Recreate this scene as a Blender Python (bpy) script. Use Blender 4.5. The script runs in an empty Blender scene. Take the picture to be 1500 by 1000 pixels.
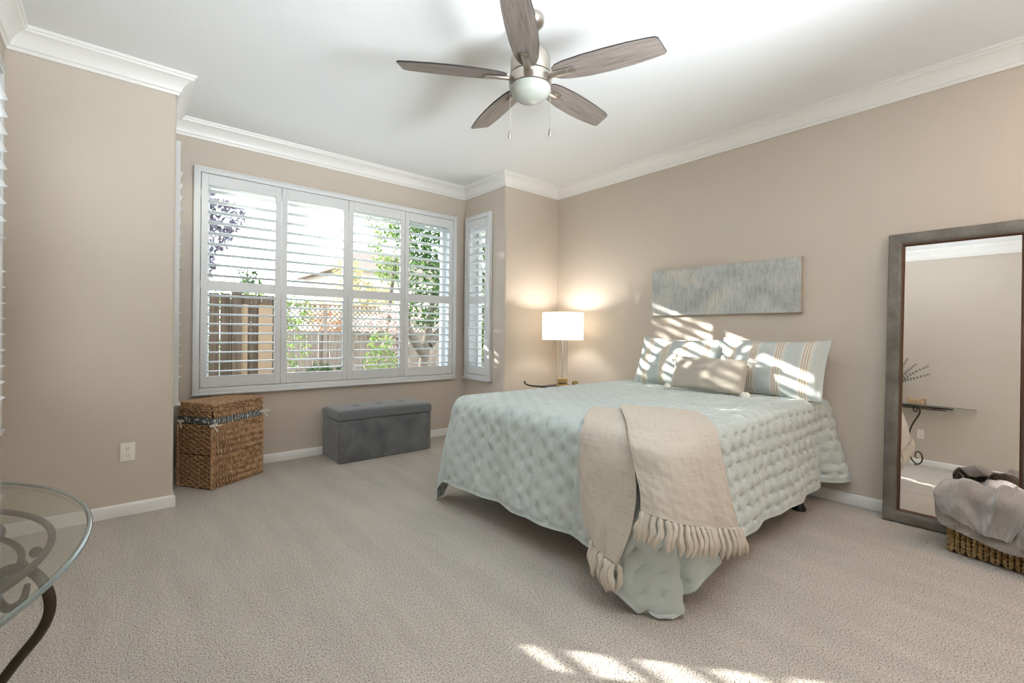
import bpy, bmesh, math, random
import numpy as np
from math import sin, cos, pi, radians, sqrt, atan2, exp
from mathutils import Vector, Matrix

random.seed(7); rng = np.random.default_rng(7)
sc = bpy.context.scene
col = sc.collection

# ------------------------------------------------------------------ camera
CAM_H, YAW, ROLL, FPX = 1.129, radians(40.37), radians(0.57), 682.5
cd = bpy.data.cameras.new('camera'); cam = bpy.data.objects.new('camera', cd); col.objects.link(cam)
cd.sensor_width = 36.0; cd.lens = 36.0 * FPX / 1500.0; cd.shift_y = -12.9 / 1500.0
cd.clip_start = 0.02; cd.clip_end = 200
cam.matrix_world = (Matrix.Translation((0, 0, CAM_H)) @ Matrix.Rotation(-YAW, 4, 'Z')
                    @ Matrix.Rotation(pi / 2, 4, 'X') @ Matrix.Rotation(ROLL, 4, 'Z'))
sc.camera = cam

# ------------------------------------------------------------------ world, sun, daylight, exposure
world = bpy.data.worlds.new('sky'); sc.world = world; world.use_nodes = True
wn = world.node_tree; wn.nodes.clear()
w_out = wn.nodes.new('ShaderNodeOutputWorld'); w_bg = wn.nodes.new('ShaderNodeBackground')
w_tc = wn.nodes.new('ShaderNodeTexCoord'); w_sep = wn.nodes.new('ShaderNodeSeparateXYZ')
w_ramp = wn.nodes.new('ShaderNodeValToRGB')
w_ramp.color_ramp.elements[0].position = 0.0; w_ramp.color_ramp.elements[0].color = (.90, .95, 1.0, 1)
w_ramp.color_ramp.elements[1].position = 0.7; w_ramp.color_ramp.elements[1].color = (.72, .84, 1.0, 1)
wn.links.new(w_tc.outputs['Generated'], w_sep.inputs[0]); wn.links.new(w_sep.outputs['Z'], w_ramp.inputs[0])
wn.links.new(w_ramp.outputs[0], w_bg.inputs[0]); w_bg.inputs[1].default_value = 3.3
wn.links.new(w_bg.outputs[0], w_out.inputs[0])

sl = bpy.data.lights.new('sun', 'SUN'); sl.energy = 14.0; sl.angle = radians(0.55); sl.color = (1.0, .95, .88)
so = bpy.data.objects.new('sun', sl); col.objects.link(so)
so.rotation_euler = Vector((.83, -1.0, -.405)).to_track_quat('-Z', 'Y').to_euler()

def area(name, loc, direction, sx, sy, energy, color=(1, 1, 1), portal=False):
    l = bpy.data.lights.new(name, 'AREA'); l.shape = 'RECTANGLE'; l.size = sx; l.size_y = sy
    l.energy = energy; l.color = color
    if portal: l.cycles.is_portal = True
    o = bpy.data.objects.new(name, l); col.objects.link(o); o.location = loc
    o.rotation_euler = Vector(direction).to_track_quat('-Z', 'Y').to_euler(); return o
# four fill lights added behind the camera to lift the room's brightness
area('rear_down_fill', (.8, -1.2, 2.70), (0, 0.15, -1), 1.6, 1.0, 4, (.90, .96, 1.0))
area('rear_up_fill', (1.9, -1.1, 1.35), (0, .06, 1), .6, .6, 19, (.84, .93, 1.0))
beam = area('rear_bounce_fill', (1.55, -.9, 1.35), (-.42, 2.3, 1.95), .9, .9, 32, (.86, .94, 1.0)); beam.data.spread = radians(84)
area('rear_warm_fill', (3.1, -0.9, 2.70), (0, 0.1, -1), .5, .5, 7, (1.0, .48, .18))  # added warm fill, tints the right side of the room
sc.view_settings.view_transform = 'Standard'; sc.view_settings.look = 'None'
sc.view_settings.gamma = 1.0; sc.view_settings.use_curve_mapping = False
sc.view_settings.exposure = 1.02
cy = sc.cycles
cy.use_denoising = True; cy.max_bounces = 12; cy.diffuse_bounces = 7; cy.glossy_bounces = 6
cy.transparent_max_bounces = 24; cy.transmission_bounces = 8; cy.caustics_reflective = False; cy.caustics_refractive = False
cy.sample_clamp_indirect = 6.0

# ------------------------------------------------------------------ materials
def lin(c):
    return tuple(((v / 255) / 12.92 if v / 255 <= .04045 else ((v / 255 + .055) / 1.055) ** 2.4) for v in c) + (1,)
class MT:
    def __init__(s, name, color=(.8, .8, .8), rough=.6, metal=0., spec=.4, sheen=0., **kw):
        s.m = bpy.data.materials.new(name); s.m.use_nodes = True; s.t = s.m.node_tree
        s.b = s.t.nodes['Principled BSDF']; s.out = s.t.nodes['Material Output']
        s.b.inputs['Base Color'].default_value = tuple(color)[:3] + (1,)
        s.b.inputs['Roughness'].default_value = rough; s.b.inputs['Metallic'].default_value = metal
        s.b.inputs['Specular IOR Level'].default_value = spec
        if sheen: s.b.inputs['Sheen Weight'].default_value = sheen; s.b.inputs['Sheen Roughness'].default_value = .5
        s._co = {}
    def n(s, t, **kw):
        x = s.t.nodes.new(t)
        for k, v in kw.items():
            if k in x.bl_rna.properties and k != 'inputs': setattr(x, k, v)
        return x
    def l(s, a, b): s.t.links.new(a, b)
    def co(s, kind='Object', scale=(1, 1, 1), rot=(0, 0, 0)):
        tc = s.n('ShaderNodeTexCoord'); mp = s.n('ShaderNodeMapping')
        mp.inputs['Scale'].default_value = scale; mp.inputs['Rotation'].default_value = rot
        s.l(tc.outputs[kind], mp.inputs[0]); return mp.outputs[0]
    def noise(s, co, scale, detail=3, rough=.5, dist=0.):
        x = s.n('ShaderNodeTexNoise'); x.inputs['Scale'].default_value = scale; x.inputs['Detail'].default_value = detail
        x.inputs['Roughness'].default_value = rough; x.inputs['Distortion'].default_value = dist
        s.l(co, x.inputs['Vector']); return x.outputs['Fac']
    def vor(s, co, scale, out='Distance'):
        x = s.n('ShaderNodeTexVoronoi'); x.inputs['Scale'].default_value = scale; s.l(co, x.inputs['Vector']); return x.outputs[out]
    def wave(s, co, scale, dist=0., ax='X', detail=2, dscale=1.):
        x = s.n('ShaderNodeTexWave'); x.bands_direction = ax; x.inputs['Scale'].default_value = scale
        x.inputs['Distortion'].default_value = dist; x.inputs['Detail'].default_value = detail
        x.inputs['Detail Scale'].default_value = dscale
        s.l(co, x.inputs['Vector']); return x.outputs['Fac']
    def ramp(s, fac, stops, interp='LINEAR'):
        r = s.n('ShaderNodeValToRGB'); r.color_ramp.interpolation = interp; e = r.color_ramp.elements
        while len(e) < len(stops): e.new(.5)
        for k, (p, c) in enumerate(stops): e[k].position = p; e[k].color = tuple(c)[:3] + (1,)
        s.l(fac, r.inputs[0]); return r.outputs[0]
    def mix(s, a, b, fac, mode='MIX'):
        x = s.n('ShaderNodeMix'); x.data_type = 'RGBA'; x.blend_type = mode
        for k, v in ((0, fac), (6, a), (7, b)):
            if hasattr(v, 'links'): s.l(v, x.inputs[k])
            elif k == 0: x.inputs[0].default_value = v
            else: x.inputs[k].default_value = tuple(v)[:3] + (1,)
        return x.outputs[2]
    def math(s, op, a, b=0.):
        x = s.n('ShaderNodeMath'); x.operation = op
        for k, v in ((0, a), (1, b)):
            if hasattr(v, 'links'): s.l(v, x.inputs[k])
            else: x.inputs[k].default_value = v
        return x.outputs[0]
    def color(s, sock): s.l(sock, s.b.inputs['Base Color']); return s
    def bump(s, h, strength=.3, dist=.002, prev=None):
        x = s.n('ShaderNodeBump'); x.inputs['Strength'].default_value = strength; x.inputs['Distance'].default_value = dist
        s.l(h, x.inputs['Height'])
        if prev is not None: s.l(prev, x.inputs['Normal'])
        s.l(x.outputs[0], s.b.inputs['Normal']); return x.outputs[0]

M = {}
# painted orange-peel wall
t = MT('wall_paint', (.57, .503, .43), .75, spec=.25); c = t.co('Object')
t.bump(t.math('ADD', t.noise(c, 55, 3, .55), t.noise(c, 130, 2)), .35, .0022); M['wall'] = t.m
t = MT('ceiling_paint', (.80, .81, .81), .9, spec=.1); c = t.co('Object')
t.bump(t.noise(c, 45, 3), .25, .002); M['ceil'] = t.m
t = MT('white_trim', (.80, .79, .765), .35, spec=.4); M['trim'] = t.m
t = MT('white_shutter', (.69, .70, .70), .3, spec=.45); M['shut'] = t.m
# carpet
t = MT('carpet', (.5, .42, .34), .95, spec=.05, sheen=.15); c = t.co('Object')
big = t.noise(t.co('Object', (1, 1, 1)), 1.1, 3, .6); streak = t.noise(t.co('Object', (3.2, .5, 1), (0, 0, radians(-28))), 2.2, 3, .6)
fine = t.noise(c, 165, 2, .75); vf = t.vor(c, 150); med = t.noise(c, 42, 2, .6)
c1 = t.ramp(big, [(.3, (.68, .62, .55)), (.7, (.74, .68, .61))])
c2 = t.mix(c1, t.ramp(streak, [(.38, (.94, .94, .94)), (.62, (1.04, 1.04, 1.04))]), 1.0, 'MULTIPLY')
c3 = t.mix(c2, t.ramp(fine, [(.34, (.30, .29, .28)), (.46, (.88, .88, .88)), (.66, (1.25, 1.23, 1.21))]), 1.0, 'MULTIPLY')
t.color(c3)
h = t.math('ADD', t.math('MULTIPLY', fine, 1.0), t.math('ADD', t.math('MULTIPLY', vf, .5), t.math('MULTIPLY', med, .8)))
t.bump(h, .95, .012); M['carpet'] = t.m
# quilt
t = MT('aqua_quilt', lin((190, 203, 197)), .85, spec=.15, sheen=.25); c = t.co('Object')
q1 = t.noise(c, 5, 3, .6); q2 = t.noise(c, 1.5, 2)
t.color(t.ramp(q1, [(.3, lin((188, 199, 197))), (.7, lin((199, 208, 205)))]))
t.bump(t.math('ADD', t.noise(t.co('Object', (1, 1, 1)), 60, 4, .65), t.noise(c, 400, 2)), .35, .004); M['quilt'] = t.m
# throw
t = MT('cream_throw', lin((226, 218, 204)), .9, spec=.1, sheen=.2); c = t.co('UV')
wv = t.math('ADD', t.wave(t.co('UV', (1, 1, 1)), 85, 1.0, 'X'), t.wave(t.co('UV', (1, 1, 1)), 85, 1.0, 'Y'))
slub = t.math('ADD', t.noise(t.co('UV', (5, 170, 1)), 1, 3), t.noise(t.co('UV', (170, 5, 1)), 1, 3))
t.color(t.ramp(slub, [(.7, lin((192, 182, 167))), (1.3, lin((208, 199, 185)))]))
t.bump(t.math('ADD', wv, t.math('MULTIPLY', slub, 1.4)), .5, .0022); M['throw'] = t.m
t = MT('throw_fringe', lin((204, 196, 183)), .95, spec=.05); t.bump(t.noise(t.co('Object', (1, 1, .2)), 260, 2), .6, .002); M['fringe'] = t.m
# sham stripes  (U runs across the width)
t = MT('striped_sham', (.7, .75, .74), .9, spec=.1, sheen=.1)
sp = t.n('ShaderNodeSeparateXYZ'); t.l(t.co('UV'), sp.inputs[0])
fr = t.math('FRACT', t.math('MULTIPLY', sp.outputs[0], 4.3))
bl, cr, br = lin((184, 191, 189)), lin((208, 203, 190)), lin((150, 122, 98)); bl2 = lin((192, 198, 195))
st = [(0, bl), (.40, bl2), (.46, cr), (.53, br), (.55, cr), (.62, br), (.64, cr), (.71, br), (.73, cr), (.82, bl2), (.90, bl)]
t.color(t.ramp(fr, st, 'CONSTANT')); t.bump(t.noise(t.co('UV', (1, 1, 1)), 300, 2), .2, .001); M['sham'] = t.m
t = MT('taupe_linen', lin((178, 170, 158)), .9, spec=.1, sheen=.2); c = t.co('Object')
t.bump(t.noise(c, 350, 3), .4, .0015); M['linen'] = t.m
t = MT('white_yarn', lin((235, 232, 224)), .95, spec=.05); M['yarn'] = t.m
t = MT('charcoal_velvet', lin((80, 82, 85)), .75, spec=.2, sheen=.5); c = t.co('Object')
t.color(t.ramp(t.noise(c, 5, 3, .6, .5), [(.35, lin((86, 88, 91))), (.7, lin((112, 114, 116)))]))
t.bump(t.noise(c, 8, 4), .15, .01); M['velvet'] = t.m
t = MT('dark_lid_velvet', lin((98, 102, 104)), .65, spec=.25, sheen=.5); M['velvet_lid'] = t.m
t = MT('antique_nail', lin((150, 138, 112)), .3, 1.0); M['nail'] = t.m
t = MT('black_seam', (.012, .012, .013), .8); M['black'] = t.m
t = MT('black_steel', (.014, .014, .017), .4, .3); M['steel'] = t.m
t = MT('dark_iron', lin((66, 58, 50)), .5, .6); t.bump(t.noise(t.co(), 60, 3), .4, .002); M['iron'] = t.m
# wicker
def wick(name, a, b, cc, sc_=70):
    t = MT(name, a, .55, spec=.3); c = t.co('Object')
    t.color(t.ramp(t.noise(t.co('Object', (1, 1, 1)), 38, 4, .7), [(.25, a), (.5, b), (.75, cc)]))
    t.bump(t.noise(c, 220, 2), .5, .002); return t.m
M['wicker'] = wick('brown_wicker', lin((96, 68, 44)), lin((168, 132, 98)), lin((212, 182, 148)))
M['wick_core'] = wick('wicker_core', lin((48, 28, 16)), lin((66, 40, 22)), lin((84, 52, 30)))
M['grass'] = wick('seagrass', lin((88, 66, 38)), lin((150, 122, 82)), lin((196, 172, 128)))
M['grass_core'] = wick('seagrass_core', lin((40, 30, 20)), lin((58, 44, 28)), lin((72, 56, 36)))
t = MT('liner_cloth', lin((92, 98, 100)), .9); c = t.co('Object')
t.color(t.ramp(t.wave(t.co('Object'), 14, 9, 'X', 3, 2.), [(.0, lin((84, 90, 94))), (.86, lin((96, 102, 106))), (.93, lin((214, 214, 208)))])); M['liner'] = t.m
# plush blanket
t = MT('grey_plush', lin((150, 143, 138)), .95, spec=.08, sheen=.8); c = t.co('Object')
t.color(t.ramp(t.noise(c, 9, 3), [(.3, lin((136, 129, 125))), (.7, lin((166, 159, 154)))]))
t.bump(t.math('ADD', t.wave(t.co('UV'), 26, 3.5, 'Y', 2, 1.5), t.noise(c, 170, 3)), .55, .004); M['plush'] = t.m
# canvas art: silver grey with vertical scratches and soft clouds of taupe
t = MT('abstract_canvas', (.5, .5, .5), .6, spec=.3); 
a1 = t.noise(t.co('Object', (1, 9, 1.6)), 7, 5, .75); a2 = t.noise(t.co('Object', (1, 1.2, 1.6)), 3.2, 4, .6); a3 = t.noise(t.co('Object', (1, 40, 5)), 6, 3, .8)
b1 = t.ramp(a2, [(.32, lin((164, 166, 161))), (.5, lin((186, 189, 187))), (.68, lin((200, 196, 184)))])
b2 = t.mix(b1, t.ramp(a1, [(.32, (.62, .62, .62)), (.52, (.98, .98, .98)), (.75, (1.15, 1.15, 1.15))]), .8, 'MULTIPLY')
b3 = t.mix(b2, t.ramp(a3, [(.25, (.5, .5, .5)), (.42, (1, 1, 1))]), .55, 'MULTIPLY')
t.color(b3); t.bump(a3, .5, .003); M['canvas'] = t.m
t = MT('canvas_edge', lin((176, 170, 156)), .8); M['canvas_edge'] = t.m
# mirror frame
t = MT('grey_washed_wood', (.2, .19, .17), .42, spec=.4); c = t.co('Object', (12, 12, 1.0))
t.color(t.ramp(t.noise(t.co('Object', (6, 1.5, 1.5)), 6, 4, .6), [(.3, lin((94, 88, 80))), (.55, lin((112, 108, 100))), (.75, lin((128, 126, 119)))])); M['mframe'] = t.m
t = MT('bronze_lip', lin((126, 98, 80)), .35, .5); M['lip'] = t.m
t = MT('mirror_glass', (.90, .895, .885), .01, 1.0); M['mirror'] = t.m
# fan
t = MT('washed_oak_blade', (.4, .36, .33), .5); 
g = t.noise(t.co('Object', (1.4, 26, 10)), 4, 5, .7); g2 = t.noise(t.co('Object', (.8, 5, 5)), 3, 3)
t.color(t.mix(t.ramp(g, [(.28, lin((98, 88, 82))), (.5, lin((130, 119, 112))), (.72, lin((152, 142, 136)))]), t.ramp(g2, [(.3, (.85, .85, .85)), (.7, (1.06, 1.05, 1.04))]), 1., 'MULTIPLY')); M['blade'] = t.m
t = MT('dark_blade_edge', lin((34, 29, 26)), .6); M['blade_edge'] = t.m
t = MT('brushed_nickel', lin((186, 178, 168)), .32, 1.0); t.bump(t.noise(t.co('Object', (1, 1, 60)), 8, 2), .15, .001); M['nickel'] = t.m
t = MT('opal_glass', lin((168, 171, 163)), .25, spec=.5); t.b.inputs['Subsurface Weight'].default_value = .2; M['opal'] = t.m
t = MT('chrome', (.8, .8, .8), .08, 1.0); M['chrome'] = t.m
t = MT('brass', lin((206, 176, 122)), .22, 1.0); M['brass'] = t.m
t = MT('ivory_plastic', lin((232, 228, 218)), .35); M['plastic'] = t.m
t = MT('slot_dark', (.02, .02, .02), .6); M['slot'] = t.m
t = MT('natural_box_wood', lin((186, 158, 126)), .6); t.color(t.ramp(t.noise(t.co('Object', (2, 2, 30)), 5, 3), [(.3, lin((168, 140, 108))), (.7, lin((204, 178, 146)))])); M['boxwood'] = t.m
t = MT('grey_vase', lin((96, 96, 98)), .4); M['vase'] = t.m
t = MT('eucalyptus_leaf', lin((92, 104, 94)), .6); M['euca'] = t.m
t = MT('twig', lin((90, 74, 58)), .7); M['twig'] = t.m
t = MT('white_mattress', lin((216, 214, 208)), .9); M['mattress'] = t.m
# outside
t = MT('cedar_fence', lin((150, 128, 112)), .85, spec=.1); c = t.co('Object', (14, 14, 1))
t.color(t.ramp(t.noise(c, 2, 3), [(.3, lin((115, 99, 87))), (.7, lin((147, 131, 117)))])); M['fence'] = t.m
t = MT('brown_fence', lin((96, 78, 62)), .85, spec=.1); c = t.co('Object', (14, 14, 1))
t.color(t.ramp(t.noise(c, 2, 3), [(.3, lin((62, 52, 44))), (.7, lin((92, 78, 64)))])); M['bfence'] = t.m
t = MT('tan_board', lin((134, 112, 90)), .8, spec=.1); M['tan'] = t.m
t = MT('grass_ground', lin((120, 134, 120)), .95, spec=.05); t.color(t.ramp(t.noise(t.co(), 3, 4), [(.3, lin((70, 84, 66))), (.7, lin((104, 112, 96)))])); M['ground'] = t.m
t = MT('bark', lin((94, 84, 75)), .9, spec=.05); t.bump(t.noise(t.co('Object', (1, 1, .3)), 30, 3), .8, .02); M['bark'] = t.m
def leafm(name, a, b, tr=.35):
    t = MT(name, a, .55, spec=.25); oi = t.n('ShaderNodeNewGeometry')
    t.color(t.mix(a, b, oi.outputs['Random Per Island']))
    tl = t.n('ShaderNodeBsdfTranslucent'); mx = t.n('ShaderNodeMixShader'); mx.inputs[0].default_value = tr
    t.l(t.mix(a, b, oi.outputs['Random Per Island']), tl.inputs[0])
    t.l(t.b.outputs[0], mx.inputs[1]); t.l(tl.outputs[0], mx.inputs[2]); t.l(mx.outputs[0], t.out.inputs[0]); return t.m
M['leaf_green'] = leafm('green_leaf', lin((80, 102, 52)), lin((134, 149, 84)))
M['leaf_dark'] = leafm('dark_green_leaf', lin((35, 55, 28)), lin((77, 102, 50)))
M['leaf_yellow'] = leafm('yellow_leaf', lin((147, 137, 90)), lin((178, 166, 126)))
M['leaf_purple'] = leafm('purple_leaf', lin((77, 70, 78)), lin((117, 112, 122)))
M['leaf_orange'] = leafm('orange_leaf', lin((173, 117, 73)), lin((191, 151, 117)))
M['leaf_pink'] = leafm('pink_leaf', lin((189, 156, 152)), lin((201, 188, 173)))
t = MT('stucco', lin((179, 166, 154)), .9, spec=.1); M['stucco'] = t.m
t = MT('roof_tile', lin((117, 97, 84)), .9); t.bump(t.wave(t.co(), 8, 0, 'X'), .6, .03); M['roof'] = t.m

def glassy(name, tint, refl, rough=0.0):
    t = MT(name); nt = t.t; tr = t.n('ShaderNodeBsdfTransparent'); tr.inputs[0].default_value = tuple(tint) + (1,)
    gl = t.n('ShaderNodeBsdfGlossy'); gl.inputs['Roughness'].default_value = rough
    lw = t.n('ShaderNodeLayerWeight'); lw.inputs[0].default_value = .5; mx = t.n('ShaderNodeMixShader')   # Schlick reflectance, the same from both faces
    if refl > 0: t.l(t.math('ADD', t.math('MULTIPLY', t.math('POWER', lw.outputs['Facing'], 5.), 1 - refl), refl), mx.inputs[0])
    else: mx.inputs[0].default_value = 0.
    t.l(tr.outputs[0], mx.inputs[1]); t.l(gl.outputs[0], mx.inputs[2])
    t.l(mx.outputs[0], t.out.inputs[0]); return t.m
M['pane'] = glassy('window_pane', (.97, .985, .98), 0)
M['tglass'] = glassy('table_glass', (.91, .935, .91), .10)
t = MT('glass_rim', lin((176, 190, 188)), .05, 0., spec=.9); t.b.inputs['Transmission Weight'].default_value = .75; M['rim'] = t.m
t = MT('crystal', (.95, .97, .97), .03); t.b.inputs['Transmission Weight'].default_value = 1.0; t.b.inputs['IOR'].default_value = 1.3; M['crystal'] = t.m
# lampshade: white cloth that lets the bulb's light through
t = MT('lamp_shade_cloth', (.92, .90, .86), .9); tl = t.n('ShaderNodeBsdfTranslucent'); tl.inputs[0].default_value = (1, .97, .92, 1)
mx = t.n('ShaderNodeMixShader'); mx.inputs[0].default_value = .55
t.l(t.b.outputs[0], mx.inputs[1]); t.l(tl.outputs[0], mx.inputs[2]); t.l(mx.outputs[0], t.out.inputs[0]); M['shade'] = t.m
t = MT('lit_bulb', (1, 1, 1)); t.b.inputs['Emission Color'].default_value = (1, .88, .72, 1); t.b.inputs['Emission Strength'].default_value = 30; M['bulb'] = t.m

# ------------------------------------------------------------------ mesh helpers
class MB:
    """collects geometry, then build() links it as ONE mesh object"""
    def __init__(s): s.v = []; s.f = []; s.uv = {}; s.mi = []; s.cur = 0
    def add(s, vs, fs, uv=None):
        o = len(s.v); s.v += [tuple(map(float, p)) for p in vs]
        for f in fs: s.f.append(tuple(i + o for i in f)); s.mi.append(s.cur)
        if uv is not None:
            for i, q in enumerate(uv): s.uv[o + i] = q
        return s
    def box(s, lo, hi, mat=None):
        (a, b, c), (d, e, f) = lo, hi
        vs = [(a, b, c), (d, b, c), (d, e, c), (a, e, c), (a, b, f), (d, b, f), (d, e, f), (a, e, f)]
        if mat is not None: vs = [mat @ Vector(p) for p in vs]
        return s.add(vs, [(0, 3, 2, 1), (4, 5, 6, 7), (0, 1, 5, 4), (1, 2, 6, 5), (2, 3, 7, 6), (3, 0, 4, 7)])
    def rbox(s, lo, hi, r, mat=None, seg=3):
        bm = bmesh.new(); bmesh.ops.create_cube(bm, size=1)
        for v in bm.verts:
            v.co = Vector([(lo[k] + hi[k]) / 2 + v.co[k] * (hi[k] - lo[k]) for k in range(3)])
        bmesh.ops.bevel(bm, geom=bm.edges[:], offset=r, segments=seg, profile=.5, affect='EDGES')
        bm.verts.index_update()
        vs = [v.co.copy() for v in bm.verts]
        if mat is not None: vs = [mat @ p for p in vs]
        s.add(vs, [tuple(v.index for v in f.verts) for f in bm.faces]); bm.free(); return s
    def prism(s, poly, z0, z1):
        n = len(poly); vs = [(x, y, z0) for x, y in poly] + [(x, y, z1) for x, y in poly]
        return s.add(vs, [tuple(range(n))[::-1], tuple(range(n, 2 * n))] + [(i, (i + 1) % n, n + (i + 1) % n, n + i) for i in range(n)])
    def tube(s, pts, r, n=8, caps=True, closed=False):
        P = [Vector(p) for p in pts]; m = len(P); R = r if hasattr(r, '__len__') else [r] * m
        vs, fs = [], []; up = None
        for i in range(m):
            if closed: tg = (P[(i + 1) % m] - P[i - 1]).normalized()
            else: tg = (P[min(i + 1, m - 1)] - P[max(i - 1, 0)]).normalized()
            if up is None:
                up = Vector((0, 0, 1)) if abs(tg.z) < .9 else Vector((1, 0, 0))
            up = (up - tg * up.dot(tg)).normalized(); sd = tg.cross(up)
            for k in range(n):
                a = 2 * pi * k / n; vs.append(P[i] + (up * cos(a) + sd * sin(a)) * R[i])
        for i in range(m if closed else m - 1):
            j = (i + 1) % m
            for k in range(n): fs.append((i * n + k, i * n + (k + 1) % n, j * n + (k + 1) % n, j * n + k))
        if caps and not closed: fs += [tuple(range(n))[::-1], tuple(range((m - 1) * n, m * n))]
        return s.add(vs, fs)
    def lathe(s, prof, n=32, o=(0, 0, 0), cap=True):
        vs, fs = [], []
        for r, z in prof:
            for k in range(n): a = 2 * pi * k / n; vs.append((o[0] + r * cos(a), o[1] + r * sin(a), o[2] + z))
        for i in range(len(prof) - 1):
            for k in range(n): fs.append((i * n + k, i * n + (k + 1) % n, (i + 1) * n + (k + 1) % n, (i + 1) * n + k))
        if cap: fs += [tuple(range(n))[::-1], tuple(range((len(prof) - 1) * n, len(prof) * n))]
        return s.add(vs, fs)
    def ball(s, c, r, n=10, sx=1, sy=1, sz=1):
        vs, fs = [], []; m = max(4, n // 2)
        for i in range(m + 1):
            for k in range(n):
                a, b = 2 * pi * k / n, pi * i / m
                vs.append((c[0] + r * sx * sin(b) * cos(a), c[1] + r * sy * sin(b) * sin(a), c[2] - r * sz * cos(b)))
        for i in range(m):
            for k in range(n): fs.append((i * n + k, i * n + (k + 1) % n, (i + 1) * n + (k + 1) % n, (i + 1) * n + k))
        return s.add(vs, fs)
    def grid(s, G, UV=None, closed=False):
        G = np.asarray(G); a, b = G.shape[:2]
        uv = None
        if UV is None: UV = np.stack(np.meshgrid(np.linspace(0, 1, a), np.linspace(0, 1, b), indexing='ij'), -1)
        uv = [tuple(q) for q in UV.reshape(-1, 2)]
        fs = [(i * b + j, (i + 1) * b + j, (i + 1) * b + (j + 1), i * b + j + 1) for i in range(a - 1) for j in range(b - 1)]
        return s.add(G.reshape(-1, 3), fs, uv)
    def build(s, name, mat, parent=None, smooth=True, angle=40, loc=None, fix=True):
        me = bpy.data.meshes.new(name); me.from_pydata(s.v, [], s.f)
        mats = mat if isinstance(mat, (list, tuple)) else [mat]
        for m in mats: me.materials.append(m)
        if len(mats) > 1: me.polygons.foreach_set('material_index', s.mi)
        if s.uv:
            ul = me.uv_layers.new(name='UVMap')
            for l in me.loops: ul.data[l.index].uv = s.uv.get(l.vertex_index, (0, 0))
        if fix:
            bm = bmesh.new(); bm.from_mesh(me); bmesh.ops.recalc_face_normals(bm, faces=bm.faces[:]); bm.to_mesh(me); bm.free()
        me.update()
        if smooth:
            me.polygons.foreach_set('use_smooth', [True] * len(me.polygons))
            if angle < 180: me.set_sharp_from_angle(angle=radians(angle))
        o = bpy.data.objects.new(name, me); col.objects.link(o)
        if parent is not None: o.parent = parent
        if loc is not None: o.location = loc
        return o
def tag(o, label=None, cat=None, group=None, kind=None):
    for k, v in (('label', label), ('category', cat), ('group', group), ('kind', kind)):
        if v: o[k] = v
    return o
def thing(name, loc, label, cat, rz=0., group=None, kind=None):
    o = bpy.data.objects.new(name, None); col.objects.link(o); o.location = loc; o.rotation_euler = (0, 0, rz)
    o.empty_display_size = .1; return tag(o, label, cat, group, kind)
def struct(name, mb, m, parent=None, **kw):
    o = mb.build(name, m, parent, **kw)
    if parent is None: o['kind'] = 'structure'
    return o
def copy_tree(o, parent=None):
    c = o.copy(); col.objects.link(c); c.parent = parent
    for ch in list(o.children): copy_tree(ch, c)
    return c
def spline(pts, n=8, closed=False):
    P = [Vector(p) for p in pts]; out = []; m = len(P)
    for i in range(m if closed else m - 1):
        g = (lambda k: P[k % m]) if closed else (lambda k: P[max(0, min(m - 1, k))])
        a, b, c, d = g(i - 1), g(i), g(i + 1), g(i + 2)
        for k in range(n):
            t = k / n; out.append(.5 * ((2 * b) + (c - a) * t + (2 * a - 5 * b + 4 * c - d) * t * t + (3 * b - a - 3 * c + d) * t ** 3))
    if not closed: out.append(P[-1])
    return out
def cr_matrix(n, m):
    """Catmull-Rom weights from m control rows to n samples"""
    W = np.zeros((n, m))
    for q, x in enumerate(np.linspace(0, m - 1, n)):
        i = min(int(x), m - 2); t = x - i
        w = [-.5 * t + t * t - .5 * t ** 3, 1 - 2.5 * t * t + 1.5 * t ** 3, .5 * t + 2 * t * t - 1.5 * t ** 3, -.5 * t * t + .5 * t ** 3]
        for k, ww in zip((i - 1, i, i + 1, i + 2), w): W[q, max(0, min(m - 1, k))] += ww
    return W
def patch(C, na, nb):
    C = np.asarray(C, float); A = cr_matrix(na, C.shape[0]); B = cr_matrix(nb, C.shape[1])
    return np.einsum('ai,ijk,bj->abk', A, C, B)
def normals(G):
    da = np.gradient(G, axis=0); db = np.gradient(G, axis=1); n = np.cross(da, db)
    return n / (np.linalg.norm(n, axis=2, keepdims=True) + 1e-9)
def shell(mb, G, th, UV=None):
    """a cloth sheet of thickness th: front, back and rim"""
    N = normals(G); a, b = G.shape[:2]; o = len(mb.v)
    mb.grid(G + N * th / 2, UV); o2 = len(mb.v); mb.grid(G - N * th / 2, UV)
    ring = [(i, 0) for i in range(a)] + [(a - 1, j) for j in range(1, b)] + [(i, b - 1) for i in range(a - 2, -1, -1)] + [(0, j) for j in range(b - 2, 0, -1)]
    n = len(ring)
    for k in range(n):
        i, j = ring[k]; i2, j2 = ring[(k + 1) % n]
        mb.f.append((o + i * b + j, o + i2 * b + j2, o2 + i2 * b + j2, o2 + i * b + j)); mb.mi.append(mb.cur)
    return mb
def wob(x, y, seed=0, k=5, f=6.):
    r = np.random.default_rng(seed); out = 0 * x
    for _ in range(k):
        a = r.uniform(0, 2 * pi); fr = f * r.uniform(.5, 1.7); p = r.uniform(0, 2 * pi)
        out = out + np.sin((x * cos(a) + y * sin(a)) * fr * 2 * pi / 6.28 + p)
    return out / k

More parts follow.
